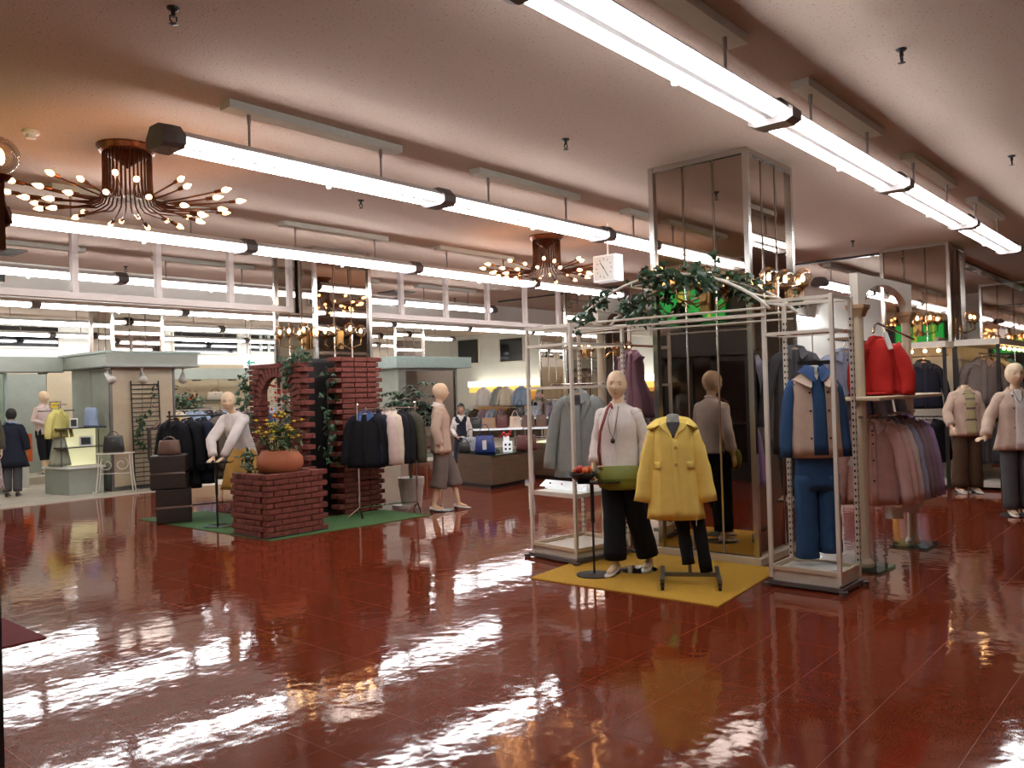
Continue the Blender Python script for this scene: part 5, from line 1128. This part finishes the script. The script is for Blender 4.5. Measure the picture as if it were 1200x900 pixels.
for k in range(2): shoe(tag(thing('high_heel_shoe', ('brown high-heeled shoe on the dark open shelf, toe outward', 'second brown high-heeled shoe on the dark open shelf')[k], 'shoe', (7.28+.14*k, 14.9, 1.142), R_(-60)), ('brown high-heeled shoe on the dark open shelf, toe outward', 'second brown high-heeled shoe on the dark open shelf')[k], 'shoe'), (0, 0, 0), 0, 'leather_brown', .075)
t = thing('display_cube', 'dark brown display block at the foot of the ladder trellis', 'display cube', (7.22, 14.75, SH), R_(-25)); MB().box((0, 0, .21), (.30, .30, .42), 0).build('block_body', 'dark_wood', t, bevel=.012); MB().box((0, 0, .43), (.32, .32, .02)).build('top_slab', 'dark_wood', t)
# white scroll stand with black bag
t = thing('scroll_stand', 'white wrought iron scroll stand carrying the black handbag', 'stand', (6.33, 15.12, SH), R_(-35))
for x in (0, .5):
    for y in (-.1, .1): MB().tube([(x, y, .70), (x+(.02 if x else -.02), y, .35), (x+(.05 if x else -.05), y*1.2, .05), (x+(.09 if x else -.09), y*1.2, .02), (x+(.10 if x else -.10), y*1.2, .06)], .010, 6).build('leg', 'white_paint', t, smooth=True)
MB().span((-.05, -.13, .70), (.55, .13, .72)).build('top', 'white_paint', t)
m = MB()
for s in (0, 1):
    c = Vector((.13+.24*s, -.1, .52)); m.tube([c+Vector((cos(a)*(.03+.0125*a)*(1 if s else -1), 0, sin(a)*(.03+.0125*a))) for a in [q*.35 for q in range(22)]], .007, 5)
m.tube([(0, -.1, .36), (.5, -.1, .36)], .007, 5); m.build('scrollwork', 'white_paint', t)
handbag('black handbag with ring handles on the white scroll stand', (6.52, 15.0, .734), R_(-35), .36, .30, .13, 'leather_black', hh=.10)
# display counter of the pillar shop
t = thing('display_counter', 'low grey display cabinet with tiered glass shelves at the left shop', 'display cabinet', (6.02, 15.42, SH))
MB().prism([(-.22, .75), (-.1, .0), (.45, -.1), (.62, .7)], 0, .46).build('cabinet_body', 'panel_grey', t); MB().prism([(-.26, .79), (-.13, -.04), (.48, -.14), (.66, .74)], .46, .49).build('counter_top', 'paper', t)
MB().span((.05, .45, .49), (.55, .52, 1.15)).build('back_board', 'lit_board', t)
for z in (.82, 1.16): MB().span((-.2, .05, z), (.58, .45, z+.02)).build('glass_shelf', 'smoke', t)
MB().box((-.12, .25, .8), (.02, .02, .66)).box((.52, .25, .8), (.02, .02, .66)).build('shelf_post', 'grey_metal', t)
for k, (x, y, z, w, h, m, lb) in enumerate(((6.10, 15.62, 1.194, .13, .17, 'paper', 'small white picture frame on the top glass shelf'), (6.30, 15.62, .854, .22, .18, 'paper', 'white framed photo pair on the lower glass shelf'), (6.16, 16.6, 1.52, .2, .16, 'f_floral', 'colourful floral box on the shop shelf behind the counter'))):
    t = thing('picture_frame', lb, 'frame', (x, y, z), R_(-25)); MB().box((0, 0, h/2), (w, .02, h)).build('frame', m, t); MB().box((0, -.012, h/2), (w*.7, .006, h*.7)).build('picture', ('smoke', 'smoke', 'flower')[k], t)
t = thing('shop_shelf', 'short wall shelf holding the floral box in the left shop', 'shelf', (6.16, 16.62, 1.49)); MB().span((-.25, -.12, 0), (.3, .15, .02)).build('board', 'dark_wood', t); MB().span((.05, .05, -1.47), (.09, .1, 0)).build('post', 'grey_metal', t)
def drape(name, label, m, loc, rz, w, h, d=.08, seed=0, fold=.08):
    sh = Shell([(h, w*.35, d*.5), (h*.85, w*.45, d*.8), (h*.4, w*.48, d), (0, w*.55, d*1.2)], None, (fold, 9, seed), 28); b = MB(); sh.into(b); o = b.build(name, m, smooth=True, loc=loc, rz=rz); return tag(o, label, 'cloth')
drape('draped_scarf', 'pale blue scarf draped over the top glass shelf', 'f_lblue', (6.40, 15.62, 1.185), R_(-30), .24, .36, .07, 3)
garment('hanging_cardigan', 'pale yellow cardigan hanging beside the tiered glass shelves', 'cardigan', 'f_lyellow', (5.93, 15.85, 1.60), R_(20), L=.50, slv=.40, top=.08, seed=3, sw=.15)
skirt(t2 := thing('hanging_skirt', 'green floral skirt hanging below the yellow cardigan', 'skirt', (5.94, 15.86, 0)), 'f_sage', 1.06, .52, .08, .17, .12); MB().tube([(0, 0, 1.04), (0, 0, 1.56)], .006, 5).build('hanger', 'steel', t2)
t = thing('clothes_stand', 'chrome T-shaped stand holding the yellow cardigan', 'stand', (5.94, 15.88, SH)); MB().tube([(0, 0, 0), (0, 0, 1.60)], .012, 6).tube([(-.15, 0, 1.60), (.15, 0, 1.60)], .01, 6).build('pole', 'chrome', t); MB().lathe([(0, 0), (.16, 0), (.16, .01), (0, .012)], n=16).build('base_disc', 'chrome', t)
t = thing('display_unit', 'orange and cream cube unit behind the dark-coated customer', 'display unit', (5.55, 17.8, SH)); MB().span((0, 0, 0), (.55, .4, .5)).build('lower_cube', 'paper', t); MB().span((.18, 0, .5), (.62, .4, 1.05)).build('upper_cube', 'leather_orange', t)
handbag('pale handbag on the orange cube unit', (5.94, 17.95, 1.064), R_(-20), .24, .16, .1, 'f_pink', hh=.10)
# items round the middle shop
t = thing('shop_rail', 'long chrome rail of mixed shirts at the back of the middle shop', 'garment rail', (8.6, 17.8, SH)); 
for x in (0, 1.6, 3.2): MB().tube([(x, 0, 0), (x, 0, 1.42)], .014, 6).build('upright', 'chrome', t)
MB().tube([(0, 0, 1.40), (3.2, 0, 1.40)], .012, 6).build('top_rail', 'chrome', t)
cl = ['f_white', 'f_mustard', 'f_cream', 'f_lblue', 'f_lblue', 'f_navy', 'f_dgrey', 'f_lblue', 'f_plum', 'f_taupe', 'f_grey', 'f_denim', 'f_lblue']
nm_ = ['white', 'mustard', 'cream', 'pale blue', 'second pale blue', 'navy', 'charcoal', 'sky blue', 'plum', 'brown-grey', 'light grey', 'denim blue', 'last light blue']
PS = garment('hanging_shirt', 'x', 'shirt', 'f_white', (0, 0, 0), 0, L=.62, slv=.5, top=.08, r0=.07, r1=.055)
PST = [(c, kids(c)) for c in kids(PS)]
used_ps = False
def shirt(m, loc, rz, label, group, scale=1.):
    global used_ps
    o = dup(PS, loc, rz, label, group, {'f_white': m}, PST)
    o.scale = (scale, scale, scale); return o
for k, (c, n_) in enumerate(zip(cl, nm_)): shirt(c, (8.72+.24*k, 17.8, 1.425), R_(-52+7*(k % 3)), '%s shirt on the long rail of the middle shop' % n_, 'shirts on the middle shop rail')
potted('bushy green plant on a stand in the middle shop', (9.75, 18.6, SH), .17, .32, 2.05, .34, 420, .16, .06, 51, 4, m='leaf', z0=.5)
t = thing('white_bust', 'white bust form in a pale top at the pillar shop edge', 'bust', (8.35, 17.2, 0)); MB().lathe([(0, 1.25), (.12, 1.25), (.15, 1.45), (.17, 1.60), (.14, 1.76), (.05, 1.82), (.045, 1.92), (0, 1.93)], n=16).build('bust_body', 'pot_white', t, smooth=True); sleeve(sb := MB(), [(.12, 0, 1.70), (.24, -.05, 1.55), (.30, -.1, 1.42)], .06, .05); sb.build('sleeve', 'pot_white', t, smooth=True); MB().tube([(0, 0, SH), (0, 0, 1.3)], .02, 8).lathe([(0, SH), (.16, SH), (0, .03)], n=14).build('stand', 'pot_white', t)
t = thing('wall_shelf', 'thin grey wall shelf behind the leaning mannequin head', 'shelf', (11.0, 21.05, 1.60)); MB().span((-.6, -.2, 0), (1.4, .12, .025)).build('board', 'grey_metal', t)
for x in (-.4, 1.2): MB().span((x, -.05, -.12), (x+.03, .11, 0)).build('bracket', 'grey_metal', t)
handbag('cream and brown handbag with bow on the grey wall shelf', (11.9, 21.0, 1.626), R_(-20), .45, .22, .15, 'f_cream', 'leather_brown', .1)
handbag('orange handbag on the grey wall shelf', (11.2, 21.0, 1.626), R_(-20), .22, .14, .12, 'leather_orange', hh=.05)
drape('striped_stack', 'dark folded garments hanging under the wall shelf', 'f_taupe', (11.5, 20.9, 1.12), R_(-30), .5, .32, .12, 2)
# exit sign
t = thing('exit_sign', 'white lit sign with green left-pointing arrow above the middle shop', 'sign', (11.1, 17.9, 2.35), R_(-49)); MB().box((0, 0, .15), (.34, .05, .30)).build('case', 'sign_white', t)
m = MB().box((.02, -.03, .15), (.17, .01, .030)); m.box((-.045, -.03, .178), (.10, .01, .030), ry=-R_(45)).box((-.045, -.03, .122), (.10, .01, .030), ry=R_(45)); m.build('arrow', 'teal_sign', t); MB().tube([(0, 0, .3), (0, 0, 1.35)], .012, 6).build('hanger_rod', 'white_paint', t)

# ------------------------------------------------ back right: counter, bags, lit shelves
t = thing('bag_counter', 'low brown angular counter with glass top carrying bags', 'counter', (10.4, 10.28, 0))
P_ = [(0, 0), (-.29, -1.07), (.77, -.97), (1.15, -.3), (1.0, .5)]
MB().prism([(x*.94+.02, y*.94) for x, y in P_], 0, .07).build('plinth', 'black', t); MB().prism(P_, .07, .545).build('counter_body', 'wood', t); MB().prism([(x*1.02, y*1.02) for x, y in P_], .545, .565).build('glass_top', 'base_glass', t)
t = thing('bag_counter', 'second brown counter half hidden by the left display rack', 'counter', (11.75, 9.65, 0)); P2 = [(0, 0), (.1, -.85), (1.1, -.75), (1.2, .2)]
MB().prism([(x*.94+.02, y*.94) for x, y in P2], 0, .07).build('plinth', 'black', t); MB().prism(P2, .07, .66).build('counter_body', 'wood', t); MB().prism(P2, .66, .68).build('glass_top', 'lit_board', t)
z = .567
handbag('royal blue tote bag with price tag on the brown counter', (10.52, 9.72, z), R_(-48), .36, .30, .14, 'leather_blue', hh=.22)
t_ = thing('price_card', 'white price tag hanging on the blue tote', 'tag', (10.44, 9.66, z)); MB().box((0, 0, .14), (.07, .006, .16), R_(-48)).build('card', 'paper', t_)
handbag('dark check shoulder bag left of the blue tote', (10.62, 10.15, z), R_(-48), .34, .26, .12, 'f_check', 'leather_black', .16)
handbag('small dark handbag at the counter left end', (10.42, 10.12, z), R_(-48), .22, .18, .10, 'leather_black', hh=.08)
handbag('dark red floral handbag at the counter right end', (11.28, 9.42, z), R_(-48), .38, .27, .13, 'leather_red', hh=.16)
handbag('grey beige handbag on the second counter', (12.15, 9.25, .682), R_(-48), .36, .26, .14, 'leather_tan', hh=.10)
handbag('black handbag on the second counter behind the rack', (12.5, 9.1, .682), R_(-48), .30, .24, .14, 'leather_black', hh=.12)
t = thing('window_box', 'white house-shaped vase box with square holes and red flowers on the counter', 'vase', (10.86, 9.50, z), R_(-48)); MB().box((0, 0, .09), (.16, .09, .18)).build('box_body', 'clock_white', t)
for i in range(2):
    for j in range(2): MB().box((-.035+.07*i, -.047, .05+.075*j), (.035, .006, .04)).build('hole', 'black', t)
MB().box((-.02, 0, .225), (.10, .07, .09)).build('upper_box', 'clock_white', t)
fm = MB(); r = random.Random(9)
for k in range(16): fm.ball((r.gauss(-.02, .045), r.gauss(0, .03), .30+r.gauss(0, .025)), .022, 7, 5)
fm.build('flowers', 'stained_red', t)
# table rails with bags behind the counter
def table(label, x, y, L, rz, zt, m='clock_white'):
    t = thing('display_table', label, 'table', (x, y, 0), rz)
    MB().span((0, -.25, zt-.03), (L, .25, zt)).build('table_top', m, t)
    for a in (.05, L-.05):
        for b in (-.2, .2): MB().tube([(a, b, 0), (a, b, zt-.03)], .016, 6).build('leg', 'chrome', t)
    MB().tube([(0, -.2, zt*.55), (L, -.2, zt*.55)], .01, 6).build('stretcher', 'chrome', t)
    return t
TBL = [(12.4, 11.95, 2.0, R_(-47), .86), (14.6, 12.6, 2.6, R_(-47), 1.0), (15.7, 12.3, 1.9, R_(-47), .80)]
table('long white-topped table of bags behind the brown counter', *TBL[0]); table('second white bag table farther back', *TBL[1]); table('third bag table behind the left display rack', *TBL[2])
HB = [('leather_black', 'black'), ('leather_brown', 'brown'), ('leather_tan', 'tan'), ('leather_black', 'shiny black'), ('leather_red', 'red'), ('f_check', 'check'), ('f_beige', 'beige'), ('f_plum', 'plum'), ('leather_brown', 'dark chestnut')]
r = random.Random(77)
hb0 = None
for ti, (x, y, L, rz, zt) in enumerate(TBL):
    for k in range(7):
        m, cn = HB[(k*2+ti*3) % 9]; px_ = x+cos(rz)*(.18+k*(L-.36)/6); py_ = y+sin(rz)*(.18+k*(L-.36)/6)
        lb = '%s handbag, %s along the %s bag table' % (cn, ORD[k] if k else 'first', ('long white-topped', 'second', 'third')[ti])
        if hb0 is None: hb0 = handbag(lb, (px_, py_, zt), rz, .28, .24, .12, m, None, .13, 'bags on the display tables'); HBT = [(c, []) for c in kids(hb0)]
        else: o = dup(hb0, (px_, py_, zt), rz, lb, 'bags on the display tables', {'leather_black': m}, HBT); q = r.uniform(.85, 1.2); o.scale = (q, q, r.uniform(.8, 1.2))
    for k in range(5):
        m, cn = HB[(k*2+ti+1) % 9]; px_ = x+cos(rz)*(.25+k*(L-.5)/4)-.10; py_ = y+sin(rz)*(.25+k*(L-.5)/4)-.20
        dup(hb0, (px_, py_, .0), rz, '%s bag standing on the floor under the %s bag table, %s of five' % (cn, ('long white-topped', 'second', 'third')[ti], ORD[k]), 'bags under the display tables', {'leather_black': m}, HBT).scale = (1.1, 1.1, 1.3)
# lit orange shelving along the right back wall
for k in range(6):
    y0 = 20.9-1.95*k; t = thing('wall_unit', 'orange backed wall unit with lit canopy, %s from the left' % ORD[k] if k else 'orange backed wall unit with lit canopy at the far left of the row', 'shelving', (21.9, y0, 0), 0, 'lit wall units')
    MB().span((.32, -1.92, 0), (.36, -.02, 1.9)).build('back_panel', 'shelf_orange', t); MB().span((-.1, -1.93, 1.82), (.36, -.0, 2.02)).build('canopy', 'lit_white', t); MB().span((-.06, -1.92, 1.62), (-.02, -.02, 1.80)).build('sign_board', 'lit_amber', t)
    MB().span((0, -1.95, 0), (.36, -1.92, 1.85)).build('side_panel', 'wood', t); MB().span((0, -1.92, 0), (.34, -.02, .45)).build('base_cabinet', 'wood', t)
    MB().tube([(.1, -1.9, 1.12), (.1, -.05, 1.12)], .012, 6).build('hang_rail', 'chrome', t)
    for z in (1.30, 1.48): MB().span((.1, -1.92, z), (.32, -1.2, z+.02)).build('shelf', 'wood', t)
UP = [('f_white', 19.95, 'white'), ('f_grey', 19.2, 'grey printed'), ('f_cream', 18.9, 'cream'), ('f_lblue', 18.2, 'pale denim'), ('f_sage', 17.2, 'sage grey'), ('f_black', 16.5, 'small black'), ('f_pink', 16.0, 'pale pink'), ('f_dgrey', 15.2, 'charcoal'), ('f_check', 14.3, 'check')]
for m, y, n_ in UP: shirt(m, (21.6, y, 1.86), R_(-62), '%s shirt hung high on the lit orange wall units' % n_, 'shirts high on the lit wall units', 1.05)
r = random.Random(3)
NUM = 'first second third fourth fifth sixth seventh eighth ninth tenth eleventh twelfth thirteenth fourteenth fifteenth sixteenth seventeenth eighteenth nineteenth twentieth twenty-first twenty-second twenty-third twenty-fourth'.split()
LW = ['f_black', 'f_dgrey', 'f_plum', 'f_floral', 'f_brown', 'f_navy', 'f_taupe', 'f_grey', 'f_check', 'f_lblue']
nn_ = {'f_black': 'black', 'f_dgrey': 'charcoal', 'f_plum': 'plum', 'f_floral': 'floral', 'f_brown': 'brown', 'f_navy': 'navy', 'f_taupe': 'grey-brown', 'f_grey': 'light grey', 'f_check': 'check', 'f_lblue': 'pale blue', 'f_white': 'white', 'f_teal': 'teal', 'f_mustard': 'mustard', 'f_lilac': 'lilac', 'f_sage': 'sage', 'f_steel': 'steel blue', 'f_cream': 'cream', 'f_beige': 'beige'}
for k in range(24):
    m = LW[(k*7+k//3) % 10]; shirt(m, (21.2, 20.8-.40*k, 1.10), R_(-15+r.uniform(-12, 12)), '%s garment, %s along the low rail before the lit wall units' % (nn_[m], NUM[k]), 'garments on the low rail of the lit wall units', 1.0)
t = thing('shop_rail', 'low chrome garment rail in front of the lit wall units', 'garment rail', (21.2, 20.95, 0), R_(-90))
for x in (0, 3.2, 6.4, 9.7): MB().tube([(x, 0, 0), (x, 0, 1.10)], .014, 6).build('upright', 'chrome', t)
MB().tube([(0, 0, 1.085), (9.7, 0, 1.085)], .012, 6).build('top_rail', 'chrome', t)
# floor rails in the middle distance
for ti, (x, y, n_) in enumerate(((16.2, 13.4, 9), (17.6, 11.6, 9))):
    nmx = ('nearer', 'farther')[ti]
    t = thing('shop_rail', '%s chrome floor rail of dark garments in the middle of the bag area' % nmx, 'garment rail', (x, y, 0), R_(-49)); L = 1.7
    for q in (0, L): MB().tube([(q, 0, 0), (q, 0, 1.38)], .014, 6).tube([(q, -.22, .01), (q, .22, .01)], .014, 6).build('upright', 'chrome', t)
    MB().tube([(0, 0, 1.38), (L, 0, 1.38)], .012, 6).build('top_rail', 'chrome', t)
    for k in range(n_):
        m = LW[(k*3+ti*4) % 10]; d = .12+k*(L-.24)/(n_-1)
        shirt(m, (x+cos(R_(-49))*d, y+sin(R_(-49))*d, 1.40), R_(25), '%s garment on the %s floor rail, %s from its left end' % (nn_[m], nmx, ORD[k] if k < 8 else 'last'), 'garments on the floor rails', 1.)
for k, (x, y, z) in enumerate(((16.0, 12.9, 1.45), (17.0, 12.0, 1.46))):
    t = thing('pink_bloom', ('pink fabric flower on top of the nearer floor rail', 'pink fabric flower on top of the farther floor rail')[k], 'flower', (x, y, z)); fb = MB()
    for p in range(8): fb.ball((.07*cos(p*.785), .07*sin(p*.785), .04), (.05, .05, .05), 7, 5)
    fb.ball((0, 0, .08), .05, 7, 5); fb.build('petals', 'f_peach', t, smooth=True); MB().tube([(0, 0, -.08), (0, 0, .05)], .006, 5).build('stem', 'stem', t)

# ------------------------------------------------ right: black framed closets by the far column
def closet(label, x0, x1, y0, y1, h, open_='x', posts=()):
    t = thing('open_closet', label, 'closet', (x0, y0, 0)); X = x1-x0; Y = y1-y0
    MB().span((0, 0, h), (X, Y, h+.09)).build('top_board', 'white_paint', t)
    if open_ == 'x': MB().span((X-.03, 0, .12), (X, Y, h)).build('back_panel', 'cream_wall', t)
    else: MB().span((0, Y-.03, .12), (X, Y, h)).build('back_panel', 'cream_wall', t)
    for x in (.02, X-.02):
        for y in (.02, Y-.02): MB().box((x, y, h/2), (.045, .045, h)).build('post', 'black_metal', t)
    MB().span((0, 0, .04), (X, Y, .12)).build('base_board', 'white_paint', t)
    m = MB()
    for z in (1.04, h-.12):
        if open_ == 'x': m.tube([(X*.45, .03, z), (X*.45, Y-.03, z)], .012, 6)
        else: m.tube([(.03, Y*.45, z), (X-.03, Y*.45, z)], .012, 6)
    m.build('hang_rail', 'chrome', t)
    for q in range(6):
        MB().ball(((.03, .1+q*(Y-.2)/5, h-.05) if open_ == 'x' else (.1+q*(X-.2)/5, .03, h-.05)), .025, 8, 6).build('downlight', 'gbulb', t)
    return t
closet('black framed closet with white back and navy vest against the far right column', 13.42, 14.05, 3.12, 4.25, 2.08, 'x')
closet('black framed closet beyond the headless mannequin with pale coats', 13.4, 15.6, 2.42, 3.0, 2.08, 'y')
shirt('f_navy', (13.62, 3.48, 1.97), R_(-60), 'navy vest over grey shirt hung high in the white-backed closet', 'garments in the black closets', 1.15)
for k, m in enumerate(('f_black', 'f_mustard', 'f_floral', 'f_grey', 'f_steel', 'f_plum', 'f_black')): shirt(m, (13.70, 3.95-.105*k, 1.055), R_(-12), '%s garment on the lower rail of the white-backed closet%s' % (nn_[m], ' nearest the post' if k == 6 else ''), 'garments in the black closets', 1.0)
for k, m in enumerate(('f_taupe', 'f_brown', 'f_sage', 'f_cream', 'f_sage', 'f_grey', 'f_dgrey', 'f_teal', 'f_teal')): shirt(m, (13.6+.21*k, 2.68, 1.97), R_(-66+4*(k % 2)), '%s garment on the upper rail of the pale-coat closet, %s from the left' % (nn_[m], ORD[k] if k < 8 else 'ninth'), 'garments in the black closets', 1.1)
for k, m in enumerate(('f_dgrey', 'f_taupe', 'f_black', 'f_plum', 'f_beige', 'f_floral', 'f_black')): shirt(m, (13.65+.25*k, 2.68, 1.055), R_(-66), '%s garment on the lower rail of the pale-coat closet, %s from the left' % (nn_[m], ORD[k]), 'garments in the black closets', 1.0)
# far right background clothes
t = thing('shop_rail', 'far garment rail glimpsed through the right display rack', 'garment rail', (15.5, 5.4, 0), R_(-30))
for q in (0, 2.0): MB().tube([(q, 0, 0), (q, 0, 1.45)], .014, 6).build('upright', 'chrome', t)
MB().tube([(0, 0, 1.45), (2.0, 0, 1.45)], .012, 6).build('top_rail', 'chrome', t)
for k, m in enumerate(('f_plum', 'f_navy', 'f_floral', 'f_dgrey', 'f_red', 'f_black', 'f_taupe')): shirt(m, (15.6+.26*k*cos(R_(-30)), 5.35-.26*k*.5, 1.475), R_(30), '%s garment on the far rail behind the pastel shirts, %s from its left' % (nn_.get(m, 'red'), ORD[k]), 'garments on the far right rail')
bpy.data.objects.remove(PS)
for o in [o for o in bpy.data.objects if o.parent is None and o.type == 'MESH' and 'category' not in o.keys() and o.get('kind') != 'structure']: bpy.data.objects.remove(o)
for o in [o for o in bpy.data.objects if o.get('label') == 'x']: bpy.data.objects.remove(o)
